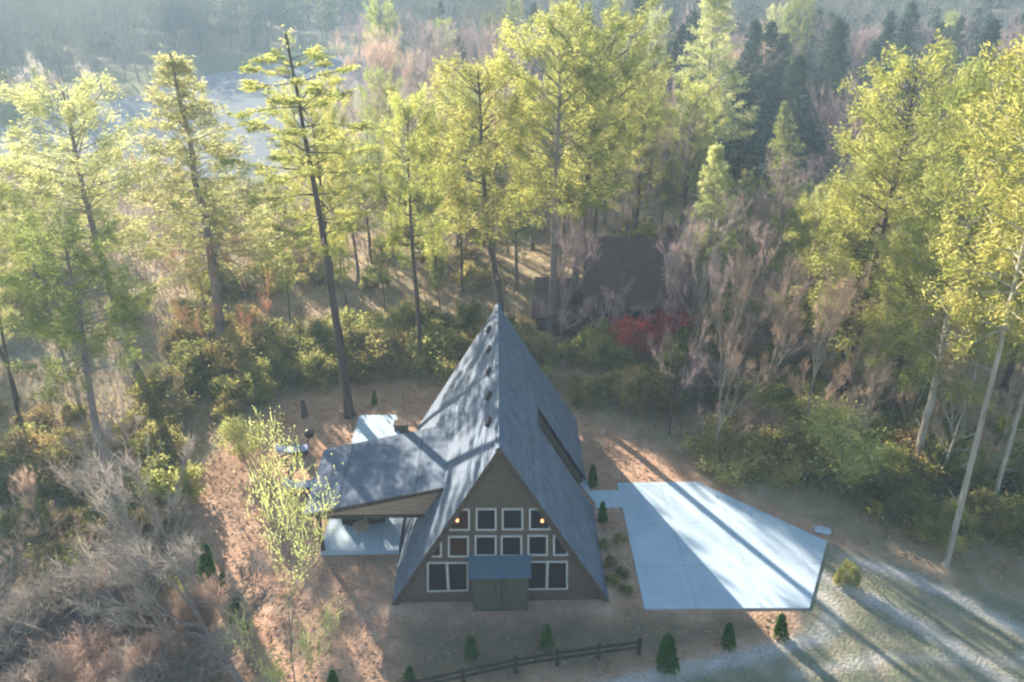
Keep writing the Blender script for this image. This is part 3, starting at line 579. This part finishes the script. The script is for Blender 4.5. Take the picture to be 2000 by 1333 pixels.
T_('pine_tree', "bright yellow-green pine with a dark leaning trunk on the right", ('low', 0), (1645, 790), (1790, 132), 4.9, 'bark_pine', 'needle_gold')
T_('pine_tree', "green pine whose crown overlaps the bright yellow-green pine from the right", ('low', 1), (1785, 930), (1925, 145), 3.7, 'bark_pale', 'needle_green')
T_('pine_tree', "pine with a thin pale trunk reaching up near the right edge", ('slim', 0), (1848, 1105), (2085, 90), 3.2, 'bark_pale', 'needle_gold')
T_('pine_tree', "pine with a forked pale trunk between two others near the right edge", ('slim', 1), (1870, 890), (2010, 165), 3.0, 'bark_pale', 'needle_gold')
T_('pine_tree', "short pale upswept pine right of the dark cabin roof", ('cone', 1), (1385, 620), (1392, 282), 2.6, 'bark_grey', 'needle_pale')
T_('pine_tree', "pale sunlit pine cut off by the top of the frame, right of centre", ('cone', 2), (1370, 425), (1392, -40), 4.6, 'bark_grey', 'needle_pale')
T_('pine_tree', "bushy light green pine with a thin dark trunk in the left foreground", ('round', 0), (215, 955), (125, 455), 3.6, 'bark_grey', 'needle_green')
T_('pine_tree', "light green pine at the left edge behind the bushy foreground pine", ('slim', 0), (40, 830), (-40, 280), 2.5, 'bark_pine', 'needle_green')
T_('pine_tree', "narrow green pine just right of the pale upswept pine", ('cone', 0), (1455, 640), (1450, 390), 1.8, 'bark_pine', 'needle_green')
T_('pine_tree', "short golden pine growing in front of the bare lilac trees on the right", ('low', 0), (1560, 700), (1600, 400), 2.8, 'bark_pine', 'needle_gold')
T_('pine_tree', "young green pine standing below the two pale trunks on the right", ('low', 1), (1740, 830), (1800, 430), 2.8, 'bark_pine', 'needle_green')
T_('pine_tree', "golden pine half behind the green pine at the right edge", ('wide', 0), (1960, 760), (2060, 230), 3.6, 'bark_pine', 'needle_gold')
T_('pine_tree', "thin-trunked yellow-green pine rightmost beside the two pale trunks", ('slim', 1), (1935, 1010), (2090, 330), 2.8, 'bark_pale', 'needle_gold')
T_('hemlock_tree', "small dark hemlock with a lit tip between the dark trees and lilac trees", ('hemlock', 0), (1535, 380), (1528, 198), 2.6, 'bark_pine', 'needle_green')
for (b_, t_, w_, lb) in (((1440, 400), (1430, 130), 4.5, "dark blue-green hemlock left of the small lit hemlock"), ((1560, 360), (1548, 105), 4.2, "dark blue-green hemlock right behind the small lit hemlock"), ((1250, 260), (1245, -30), 4.2, "dark green hemlock above the tallest central pine"), ((1500, 300), (1490, 40), 4.8, "dark hemlock highest of the group beyond the pale sunlit pine")):
    T_('hemlock_tree', lb, ('hemlock', 1 if t_[1] > 100 else 0), b_, t_, w_, 'bark_pine', 'needle_dark')
# bare and leafy trees one can tell apart
T_('bare_tree', "large leafless grey tree leaning left in the bottom left foreground", ('bigbare', 0), (478, 1350), (150, 830), 3.4, 'bark_grey', 'twig_grey')
T_('bare_tree', "leafless grey tree with a forked top left of the sunlit yard", ('bigbare', 1), (330, 1190), (200, 830), 2.6, 'bark_grey', 'twig_grey')
T_('birch_tree', "slim young tree with thin yellow leaves standing in front of the patio", ('leafy', 0), (588, 1440), (545, 815), 2.3, 'bark_grey', 'leaf_yellow', rz=1.99)
T_('bare_tree', "leafless lilac tree in front of the dark cabin roof", ('bare', 0), (1180, 690), (1215, 545), 2.2, 'bark_grey', 'twig_lilac')
T_('bare_tree', "leafless lilac tree standing at the right end of the dark cabin roof", ('bare', 1), (1350, 690), (1375, 380), 2.8, 'bark_grey', 'twig_lilac')
T_('bare_tree', "tall leafless pinkish tree right of the central pine clump", ('bare', 2), (1290, 470), (1310, 120), 3.4, 'bark_grey', 'twig_lilac')
T_('bare_tree', "leafless lilac tree between the pale upswept pine and the yellow-green pine", ('bare', 3), (1490, 650), (1535, 285), 3.4, 'bark_grey', 'twig_lilac')
T_('bare_tree', "leafless pinkish tree behind the yellow-green pine, left of its tip", ('bare', 4), (1630, 480), (1650, 130), 4.0, 'bark_grey', 'twig_lilac')
T_('bare_tree', "leafless pinkish tree showing right of the yellow-green pine's tip", ('bare', 0), (1850, 480), (1862, 118), 3.0, 'bark_grey', 'twig_lilac')
T_('bare_tree', "thin pale leafless tree with a white trunk left of the lower right woods", ('bare', 1), (1395, 905), (1440, 640), 1.8, 'bark_pale', 'twig_tan')
T_('bare_tree', "dark-trunked leafless tree at the edge of the shaded bank behind the driveway", ('bare', 2), (1308, 850), (1345, 380), 2.4, 'bark_pine', 'twig_lilac')
T_('bare_tree', "leafless tree with a double trunk right behind the roof ridge", ('bare', 3), (1095, 690), (1120, 400), 2.2, 'bark_grey', 'twig_lilac')
T_('rust_tree', "slim tree with thin rusty orange leaves left of the layered pine", ('leafy', 1), (420, 720), (350, 440), 2.6, 'bark_grey', 'leaf_rust')
T_('rust_tree', "pale orange-leaved tree peeking out left of the cone-shaped pine", ('leafy', 0), (330, 620), (285, 255), 2.2, 'bark_grey', 'leaf_rust')
T_('rust_tree', "dull orange-leaved tree on the left flank of the thin trunks", ('leafy', 1), (500, 720), (455, 420), 2.0, 'bark_grey', 'leaf_rust')
T_('red_shrub', "bright red-leaved shrub in front of the dark cabin", ('leafysmall', 0), (1262, 708), (1262, 606), 2.7, 'bark_grey', 'leaf_red', 'shrub')
T_('yellow_shrub', "small yellow shrub left of the bright red shrub", ('shrub', 0), (1212, 722), (1212, 665), 1.3, 'bark_grey', 'leaf_yellow', 'shrub')
T_('yellow_shrub', "tall golden yellow shrub on the bank in the lower right woods", ('leafysmall', 1), (1655, 930), (1650, 775), 2.6, 'bark_grey', 'leaf_yellow', 'shrub')
T_('yellow_shrub', "yellow-leaved sapling right of the dark cabin and red shrub", ('leafysmall', 0), (1425, 690), (1420, 560), 2.0, 'bark_grey', 'leaf_yellow', 'shrub')
T_('yellow_shrub', "pale yellow shrub against the straw at the left of the yard", ('leafysmall', 1), (475, 900), (470, 800), 1.3, 'bark_grey', 'leaf_yellow', 'shrub')
# young evergreens planted in the yard
for (x_, yb, yt, lb) in ((920, 1285, 1243, "small young evergreen on the shaded lawn below the left double window"), (1068, 1262, 1220, "small young evergreen on the shaded lawn below the right double window"), (1303, 1305, 1240, "largest young evergreen, standing right of the fence end"), (1423, 1262, 1218, "young evergreen below the driveway, left of the sunlit patch"),
                         (1525, 1245, 1200, "young evergreen in the sunlit straw patch below the driveway corner"), (800, 1345, 1303, "young evergreen in sun at the left end of the fence"), (650, 1350, 1310, "young evergreen tip at the bottom edge in the sunlit straw"), (467, 1222, 1158, "tall dark young evergreen on the left edge of the sunlit yard"),
                         (403, 1118, 1062, "young evergreen in the tree shade, farthest left of the yard row"), (437, 1165, 1118, "young evergreen second in the row along the left of the yard"), (1177, 1018, 980, "slim dark evergreen at the near side of the concrete walkway"), (1158, 948, 908, "slim dark evergreen at the far side of the concrete walkway"), (731, 790, 762, "tiny evergreen on the straw behind the patio")):
    T_('arborvitae', lb, ('arbor', x_ % 2), (x_, yb), (x_, yt), .36 * max(.5, (yb - yt) / 50), 'bark_pine', 'arborvitae', 'evergreen', group="young evergreens planted around the yard")
for i, (x_, y_) in enumerate(((1180, 1060), (1192, 1095), (1196, 1130), (1210, 1050), (1214, 1115), (1222, 1150))):
    T_('bedding_shrub', "low dull green plant in the strip between house and driveway", ('shrub', i % 4), (x_, y_ + 8), (x_, y_ - 6), .32, 'bark_pine', 'shrub_green', 'shrub', group="low plants between the house and the driveway")
T_('potted_shrub', "small spiky pale green shrub growing from the gravel beside the driveway", ('shrub', 1), (1655, 1140), (1655, 1098), .55, 'bark_grey', 'shrub_green', 'shrub')

# ------------------------------------------------------------------ scattered woods
rs = random.Random(7)
spots = [(o.location.x, o.location.y) for o in COL.objects if o.parent is None and o.get('category') in ('tree',)]
CLEAR = [(1, 50), (8, 55), (6, 60), (20, 60), (21, 70), (6, 70)]
def free(x, y, dmin):
    a = np.array([x]); c_ = np.array([y])
    if sdist(a, c_, YARD)[0] > -1.6 or sdist(a, c_, RIVER)[0] > -3 or sdist(a, c_, ROAD)[0] > -2 or sdist(a, c_, TRACK)[0] > -1: return False
    if 1.5 < x < 17 and 49.5 < y < 62.5: return False
    if 4 < x < 15 and 44 < y < 50 and rs.random() < .5: return False
    return all((x - p) ** 2 + (y - q_) ** 2 > dmin * dmin for p, q_ in spots)
SUNLIT = [(-26, 18), (-26, 24), (-17, 28), (-18, 35), (-16, 41), (-8, 46), (4, 42), (11, 37), (16.9, 29), (15, 24), (-3, 23)]
def shade_limit(x, y):
    """tallest tree at (x, y) whose shadow stays off the house, yard and driveway"""
    d_ = np.arange(2, 75, 2.0); inside = inpoly(x - math.sin(SUN_AZ) * d_, y - math.cos(SUN_AZ) * d_, SUNLIT)
    return 99.0 if not inside.any() else 1.5 + math.tan(SUN_EL) * (d_[inside].min() + 3)
def sky_limit(px_):
    """highest the filler trees may reach in the view, so the river and the far slope stay open"""
    return float(np.interp(px_, [0, 190, 230, 480, 560, 640, 720, 1250, 1330, 1400, 1600, 1700, 2000], [270, 300, 330, 360, 330, 230, 120, 140, 180, 330, 360, 260, 200]))
FILL = {
 'bare_l': ("leafless grey tree in the woods left of the house", 'bare_tree', "leafless trees left of the house"),
 'bare_c': ("leafless lilac-grey tree in the woods behind the house", 'bare_tree', "leafless trees behind the house"),
 'bare_r': ("leafless lilac-grey tree in the woods right of the cabin", 'bare_tree', "leafless trees right of the cabin"),
 'pine_l': ("sunlit pine in the woods left of the house", 'pine_tree', "pines left of the house"),
 'pine_c': ("sunlit pine in the woods behind the house", 'pine_tree', "pines behind the house"),
 'pine_r': ("yellow-green pine in the woods right of the cabin", 'pine_tree', "pines right of the cabin"),
 'hem': ("dark blue-green hemlock on the far shaded slope", 'hemlock_tree', "hemlocks on the far slope"),
 'bare_f': ("leafless lilac-grey tree on the far slope beyond the pines", 'bare_tree', "leafless trees on the far slope"),
}
placed = 0; tries = 0
while placed < 470 and tries < 14000:
    tries += 1
    y = 42 + (rs.random() ** 1.05) * 105; x = rs.uniform(-.78 * y - 6, .78 * y + 8)
    if not free(x, y, 2.4 if y < 75 else 3.6): continue
    P = (x, y, hz(x, y) - .05); px_, _ = pj(x, y, 0)
    side = 'l' if x < -12 else ('r' if x > 12 else 'c'); far = y > 88 and x > -30
    u = rs.random()
    if far: kind = 'hem' if (x > 14 and u < .5) or (x <= 14 and u < .05) else ('bare_f' if u < .93 else 'pine_' + side)
    else: kind = ('bare_' if u < (.62 if side == 'l' else .45 if side == 'r' else .6) else 'pine_') + side
    h = rs.uniform(11, 18) if 'bare' in kind else rs.uniform(11, 19)
    if kind == 'hem': h = rs.uniform(11, 18)
    lim = sky_limit(px_) if y < 100 else (330 if 150 < px_ < 560 else (130 if px_ < 700 else 0))
    zt = float(atY(px_, lim, y)[2]) - P[2]
    if y < 56 and 1030 < px_ < 1345: zt = float(atY(px_, 655, y)[2]) - P[2]
    if h > zt: h = zt * rs.uniform(.8, 1.0)
    if rs.random() < .98: h = min(h, shade_limit(x, y) * rs.uniform(.75, 1.0))
    if y < 56 and 1030 < px_ < 1345:
        h = min(h, float(atY(px_, 655, y)[2]) - P[2])
    if h < (2.5 if y < 56 and 1030 < px_ < 1345 else 4.5): continue
    lab, nm, grp = FILL[kind]
    if 'bare' in kind and (h < 9 or rs.random() < .4) and y < 88:
        h = min(max(h, rs.uniform(9, 15)), zt); plant(nm, 'tree', lab, ('thin', rs.randrange(2)), P, h, h * rs.uniform(.12, .18), M['bark_grey'], M[rs.choice(['twig_lilac', 'twig_tan', 'twig_grey'])], group=grp, lean=(rs.gauss(0, .03), rs.gauss(0, .03)))
    elif 'bare' in kind: plant(nm, 'tree', lab, ('bare', rs.randrange(5)), P, h, h * rs.uniform(.17, .25), M['bark_grey'], M['twig_lilac' if rs.random() < .75 else 'twig_tan'], group=grp, lean=(rs.gauss(0, .03), rs.gauss(0, .03)))
    elif kind == 'hem': plant(nm, 'tree', lab, ('hemlock', rs.randrange(2)), P, h, h * rs.uniform(.19, .26), M['bark_pine'], M['needle_dark'], group=grp)
    else: plant(nm, 'tree', lab, (rs.choice(['low', 'low', 'cone', 'wide'] if kind == 'pine_r' else ['round', 'round', 'cone', 'wide']), rs.randrange(2)), P, h, h * rs.uniform(.15, .20), M['bark_pine'], M[rs.choice(['needle_gold', 'needle_green', 'needle_green', 'needle_pale'])], group=grp, lean=(rs.gauss(0, .02), rs.gauss(0, .02)))
    spots.append((x, y)); placed += 1
for px_, py_, tp in ((700, 560, 300), (770, 520, 330), (850, 540, 260), (900, 500, 200), (965, 520, 260), (1010, 560, 330), (1040, 480, 180), (1110, 450, 150), (1180, 430, 170), (1235, 440, 230), (1290, 470, 300), (680, 500, 330), (620, 540, 400), (1400, 480, 400), (1480, 520, 430), (1560, 560, 360), (1650, 600, 330), (1740, 600, 300), (1850, 640, 330), (1950, 640, 300)):
    P = gz(px_, py_ + rs.uniform(-8, 8)); T = atY(px_, tp, P[1]); h = T[2] - P[2]
    if sdist(np.array([P[0]]), np.array([P[1]]), RIVER)[0] > -3: continue
    P[2] = hz(P[0], P[1]); plant('pine_tree', 'tree', "pine", (rs.choice(['round', 'cone', 'wide']), rs.randrange(2)), P, h, h * rs.uniform(.19, .25), M['bark_grey'], M[rs.choice(['needle_gold', 'needle_green', 'needle_pale'])], group="pines of the band behind the house")
# thin grey trunks of the right-hand woods, nearer the camera
for x, y in ((27, 33), (31, 36), (24.5, 36.5), (34, 31), (30, 40), (36, 38), (20.5, 35), (26, 41), (38, 44), (33, 45), (28, 36.5), (25.5, 33.5), (22.5, 39), (30.5, 33.5), (19, 38), (17, 41), (14.5, 40.5), (21.5, 42.5)):
    plant('bare_tree', 'tree', "thin pale leafless tree in the woods right of the driveway", ('bare', rs.randrange(5)), (x + rs.uniform(-.5, .5), y, hz(x, y)), rs.uniform(8, 13), rs.uniform(1.2, 2.0), M['bark_pale'], M['twig_tan'], group="thin pale trees right of the driveway")
for x, y in ((-24, 26), (-20, 24), (-27, 31), (-23, 29.5), (-30, 36), (-21.5, 36), (-28, 40), (-20.5, 40.5), (-22, 27.5), (-25.5, 29), (-19.6, 30.6), (-26, 34), (-21, 33), (-29, 31.5), (-24, 38), (-20.2, 27)):
    plant('bare_tree', 'tree', "leafless grey tree in the thicket left of the sunlit yard", rs.choice([('bare', rs.randrange(5)), ('thin', 0), ('thin', 1)]), (x, y, hz(x, y)), rs.uniform(4.5, 7.5), rs.uniform(1.0, 1.8), M['bark_grey'], M[rs.choice(['twig_grey', 'twig_grey', 'twig_tan'])], group="leafless trees in the thicket left of the yard")
# leafless brush, bottom left
for i in range(30):
    y = rs.uniform(19, 25); x = -11.8 - rs.random() * 11 - (y - 20) * .3
    plant('brush', 'shrub', "leafless pinkish-brown brush in the bottom left foreground", ('brush', i % 3), (x, y, hz(x, y)), rs.uniform(2.0, 3.6), rs.uniform(1.1, 1.8), M['bark_grey'], M['twig_tan' if i % 2 else 'twig_grey'], group="leafless brush in the bottom left foreground")
# understory shrubs
def shrub_belt(n_, xr_, yr_, label, group, mats, hr=(1.4, 3.0), dmin=1.5):
    k = 0; loc = []; tries_ = 0
    while k < n_ and tries_ < 4000:
        tries_ += 1; x = rs.uniform(*xr_); y = rs.uniform(*yr_); a = np.array([x]); c_ = np.array([y])
        if sdist(a, c_, YARD)[0] > -.9 or sdist(a, c_, ROAD)[0] > -1.2 or sdist(a, c_, TRACK)[0] > -.6: continue
        if 2 < x < 16.5 and 49.5 < y < 62: continue
        if any((x - p) ** 2 + (y - q_) ** 2 < dmin * dmin for p, q_ in loc): continue
        loc.append((x, y)); h = rs.uniform(*hr); plant('shrub', 'shrub', label, ('shrub', rs.randrange(4)), (x, y, hz(x, y) - .05), h, h * rs.uniform(.6, .9), M['bark_grey'], M[rs.choice(mats)], group=group); k += 1
shrub_belt(42, (-24, 3), (42, 53), "leafy green shrub along the woods edge left behind the house", "green shrubs at the woods edge behind the yard", ['shrub_green', 'shrub_olive', 'shrub_green'])
for i in range(12):
    x = rs.uniform(5, 26); y = rs.uniform(34, 52)
    if sdist(np.array([x]), np.array([y]), YARD)[0] > -1 or (y > 45 and x < 17): continue
    plant('brush', 'shrub', "leafless brush", ('brush', i % 3), (x, y, hz(x, y)), rs.uniform(2.4, 4.2), rs.uniform(1.2, 2.0), M['bark_grey'], M[rs.choice(['twig_tan', 'twig_lilac'])], group="leafless brush on the bank right of the house")
shrub_belt(38, (3, 27), (34, 54), "olive green shrub on the bank right behind the house", "shrubs on the bank right of the house", ['shrub_green', 'shrub_olive', 'shrub_lime'])
shrub_belt(48, (18, 42), (27, 44), "bright green shrub in the woods right of the driveway", "green shrubs right of the driveway", ['shrub_green', 'shrub_lime', 'shrub_lime'], (1.2, 2.8))
shrub_belt(42, (-34, -13), (24, 42), "green shrub in the thicket left of the yard", "shrubs in the thicket left of the yard", ['shrub_green', 'shrub_olive', 'shrub_green'], (1.0, 2.6))
shrub_belt(60, (-55, 60), (54, 86), "low green shrub deep in the woods behind the house", "low shrubs deep in the woods", ['shrub_green', 'shrub_olive'], (1.5, 3.2), 3)

# every scattered plant gets a description of its own: its look, then where it stands among things one can find
MARKS = [("the layered pine", 600, 260), ("the roof peak", 970, 610), ("the dark cabin", 1225, 560), ("the bright red shrub", 1262, 650), ("the patio roof", 720, 920), ("the pale cone-shaped pine", 365, 260), ("the yellow-green leaning pine", 1720, 350),
         ("the bushy foreground pine", 140, 620), ("the golden yellow shrub", 1650, 830), ("the small lit hemlock", 1528, 270), ("the large leaning bare tree", 300, 1060), ("the driveway's stone block", 1610, 1052), ("the tallest central pine", 1190, 170),
         ("the pale sunlit pine", 1390, 60), ("the river bend", 620, 130), ("the yellow birch", 520, 960), ("the broken stump", 595, 800), ("the two pale trunks", 1900, 760), ("the frame's top right corner", 2000, 0), ("the frame's bottom left corner", 0, 1333), ("the left frame edge", 0, 760), ("the right frame edge", 2000, 1000)]
ORD = ["nearest", "second nearest", "third nearest", "fourth nearest", "fifth nearest", "sixth nearest", "seventh nearest", "eighth nearest", "ninth nearest", "tenth nearest", "eleventh nearest", "twelfth nearest"]
def relabel():
    kids = {}
    for o in COL.objects:
        if o.parent: kids.setdefault(o.parent, []).append(o)
    buckets = {}
    for o in COL.objects:
        g = o.get('group')
        if not g or o.parent or g.startswith("young ever"): continue
        ks = kids[o]; leafm = ks[1].data.materials[0].name; hgt = {'trunk': 1, 'stem': 1}.get(ks[0].name.split('.')[0], 1)
        top = max(v[2] for v in ks[1].bound_box) * ks[1].scale[2]
        kind = {'twig_lilac': "leafless grey tree", 'twig_tan': "leafless tan tree", 'twig_grey': "leafless grey-brown tree", 'needle_gold': "golden-green pine", 'needle_green': "green pine", 'needle_pale': "pale green pine", 'needle_dark': "dark hemlock", 'shrub_green': "green shrub", 'shrub_olive': "olive shrub", 'shrub_lime': "yellow-green shrub"}[leafm]
        if 'brush' in g: kind = "leafless brown brush"
        elif 'low plants' in g: kind = "tiny green plant"
        big = (11.5 if 'shrub' not in kind else 2.2)
        size = "" if kind[:4] in ('leaf',) and 'brush' in g or 'tiny' in kind else ("tall " if top > big else "low ")
        x, y, z = o.location; mx_, my_ = pj(x, y, z + top * .55)
        nm, lx, ly = min(MARKS, key=lambda q_: (q_[1] - mx_) ** 2 + (q_[2] - my_) ** 2)
        dx, dy = mx_ - lx, my_ - ly; where = ("right of" if dx > 0 else "left of") if abs(dx) > abs(dy) else ("below" if dy > 0 else "above")
        buckets.setdefault((size + kind, where, nm), []).append((dx * dx + dy * dy, o.name, o))
    for (kd, wh, nm), L_ in buckets.items():
        L_.sort(key=lambda q_: q_[:2])
        for i, (_, _, o) in enumerate(L_):
            o['label'] = f"{kd} {wh} {nm}" if len(L_) == 1 else f"{kd} {wh} {nm}, {ORD[i]} to it" if i < len(ORD) else f"{kd} {wh} {nm}, {i + 1}th nearest to it"
relabel()

# ------------------------------------------------------------------ stuff: undergrowth on the forest floor, far wood
rng = np.random.default_rng(5)
n_ = 90000; yy = 18 + rng.uniform(0, 1, n_) ** 1.2 * 75; xx = rng.uniform(-.82, .82, n_) * (yy + 8)
keep = (sdist(xx, yy, YARD) < -.3) & (sdist(xx, yy, ROAD) < -.5) & (sdist(xx, yy, RIVER) < -2) & ~((xx > 3) & (xx < 16) & (yy > 50) & (yy < 61)); keep &= vnoise(xx, yy, 5, 9) > -.35
xx, yy = xx[keep], yy[keep]; C = np.stack([xx, yy, height(xx, yy) + rng.uniform(.02, .28, len(xx))], 1)
tag(link("undergrowth", quads_mesh("undergrowth", cards(C, np.tile([0, 0, 1.], (len(C), 1)), .38, .09, rng, .7)), M['dry_grass']), "dry grass and low brush covering the forest floor", "undergrowth", kind='stuff')
n_ = 30000; xx = rng.uniform(-19, 36, n_); yy = rng.uniform(14, 46, n_); keep = (sdist(xx, yy, YARD) > .2) & ~((abs(xx) < 5.3) & (yy > 24.6) & (yy < 40)) & (sdist(xx, yy, ROAD) < 0) & ~((xx > 6.5) & (xx < 17) & (yy > 24.5) & (yy < 34.2)) & ~((xx > -9.2) & (xx < -5) & (yy > 28.4) & (yy < 41)) & ~((xx > 4) & (xx < 7) & (yy > 31.5) & (yy < 34.3))
xx, yy = xx[keep], yy[keep]; C = np.stack([xx, yy, .03 + rng.uniform(0, .05, len(xx))], 1); D = rng.normal(0, 1, (len(xx), 3)) * np.array([1, 1, .15])
M['straw'] = leafmat('straw_litter', (.26, .15, .09), (.58, .38, .25), .1, 2, .01, .1)
tag(link("straw_litter", quads_mesh("straw_litter", cards(C, D, .22, .07, rng, .2)), M['straw']), "pine straw and leaf litter strewn over the yard", "litter", kind='stuff')

def farwood(name, label, region, n_, mt, h0, h1, per, size, conif, seed, leafy=False):
    rng = np.random.default_rng(seed); Q = []; tm = MB(); k = 0; pts = []
    while k < n_:
        y = rng.uniform(*region[1]); x = rng.uniform(-.78, .78) * (y + 20)
        if not (region[0][0] < x < region[0][1]): continue
        a = np.array([x]); c_ = np.array([y])
        if sdist(a, c_, RIVER)[0] > -2 or sdist(a, c_, MEAD)[0] > -4: continue
        h = rng.uniform(h0, h1); w = h * rng.uniform(.2, .3); z0 = hz(x, y)
        if conif: t = rng.uniform(0, 1, per) ** 1.3; r_ = w * (1 - t) * rng.uniform(.3, 1, per) + .1; zz = h * (.12 + .88 * t)
        else: t = rng.uniform(0, 1, per); r_ = w * np.sqrt(np.clip(1 - (np.abs(t - .5) / .55) ** 2, 0, 1)) * rng.uniform(.1, 1, per); zz = h * (.3 + .7 * t)
        az = rng.uniform(0, 6.28, per); C = np.stack([x + r_ * np.cos(az), y + r_ * np.sin(az), z0 + zz], 1); D = np.stack([np.cos(az), np.sin(az), np.full(per, -.2 if conif else 1.0)], 1)
        Q.append(cards(C, D, size * (1 if conif else 1.6 if not leafy else .8), size * (.5 if conif or leafy else .06), rng, .4)); k += 1
        s_ = .16; zt = z0 + h * .85
        Q.append(np.array([[[x - s_, y, z0 - .5], [x + s_, y, z0 - .5], [x + .04, y, zt], [x - .04, y, zt]], [[x, y - s_, z0 - .5], [x, y + s_, z0 - .5], [x, y + .04, zt], [x, y - .04, zt]]]))
    return tag(link(name, quads_mesh(name, np.concatenate(Q)), mt), label, "woods", kind='stuff')
farwood("far_woods", "distant leafless woods fading into haze beyond the river and pines", ((-330, 330), (140, 420)), 1300, M['twig_far'], 13, 20, 420, 1.3, False, 1)
M['far_mixed'] = leafmat('far_mixed', (.07, .10, .06), (.19, .21, .13), .3, .03, .02, .2)
farwood("far_mixed_woods", "soft grey-green woods beyond the river at the upper left", ((-330, 40), (200, 420)), 620, M['far_mixed'], 11, 18, 420, 1.1, False, 4, True)
farwood("far_evergreens", "distant dark evergreen woods on the far slopes", ((-25, 330), (146, 420)), 260, M['needle_dark'], 11, 16, 520, 1.0, True, 2)

# ------------------------------------------------------------------ haze
m = bpy.data.materials.new("haze"); m.use_nodes = True; n = m.node_tree.nodes; l = m.node_tree.links; n.remove(n["Principled BSDF"])
v = n.new("ShaderNodeVolumePrincipled"); v.inputs["Color"].default_value = (.55, .78, 1.0, 1); v.inputs["Density"].default_value = .0010; v.inputs["Anisotropy"].default_value = .1
l.new(v.outputs[0], n["Material Output"].inputs["Volume"])
q = MB(); q.box(-720, 720, -130, 820, -6, 44); tag(q.build("haze", m), "thin blue morning haze filling the valley", "haze", kind='stuff')
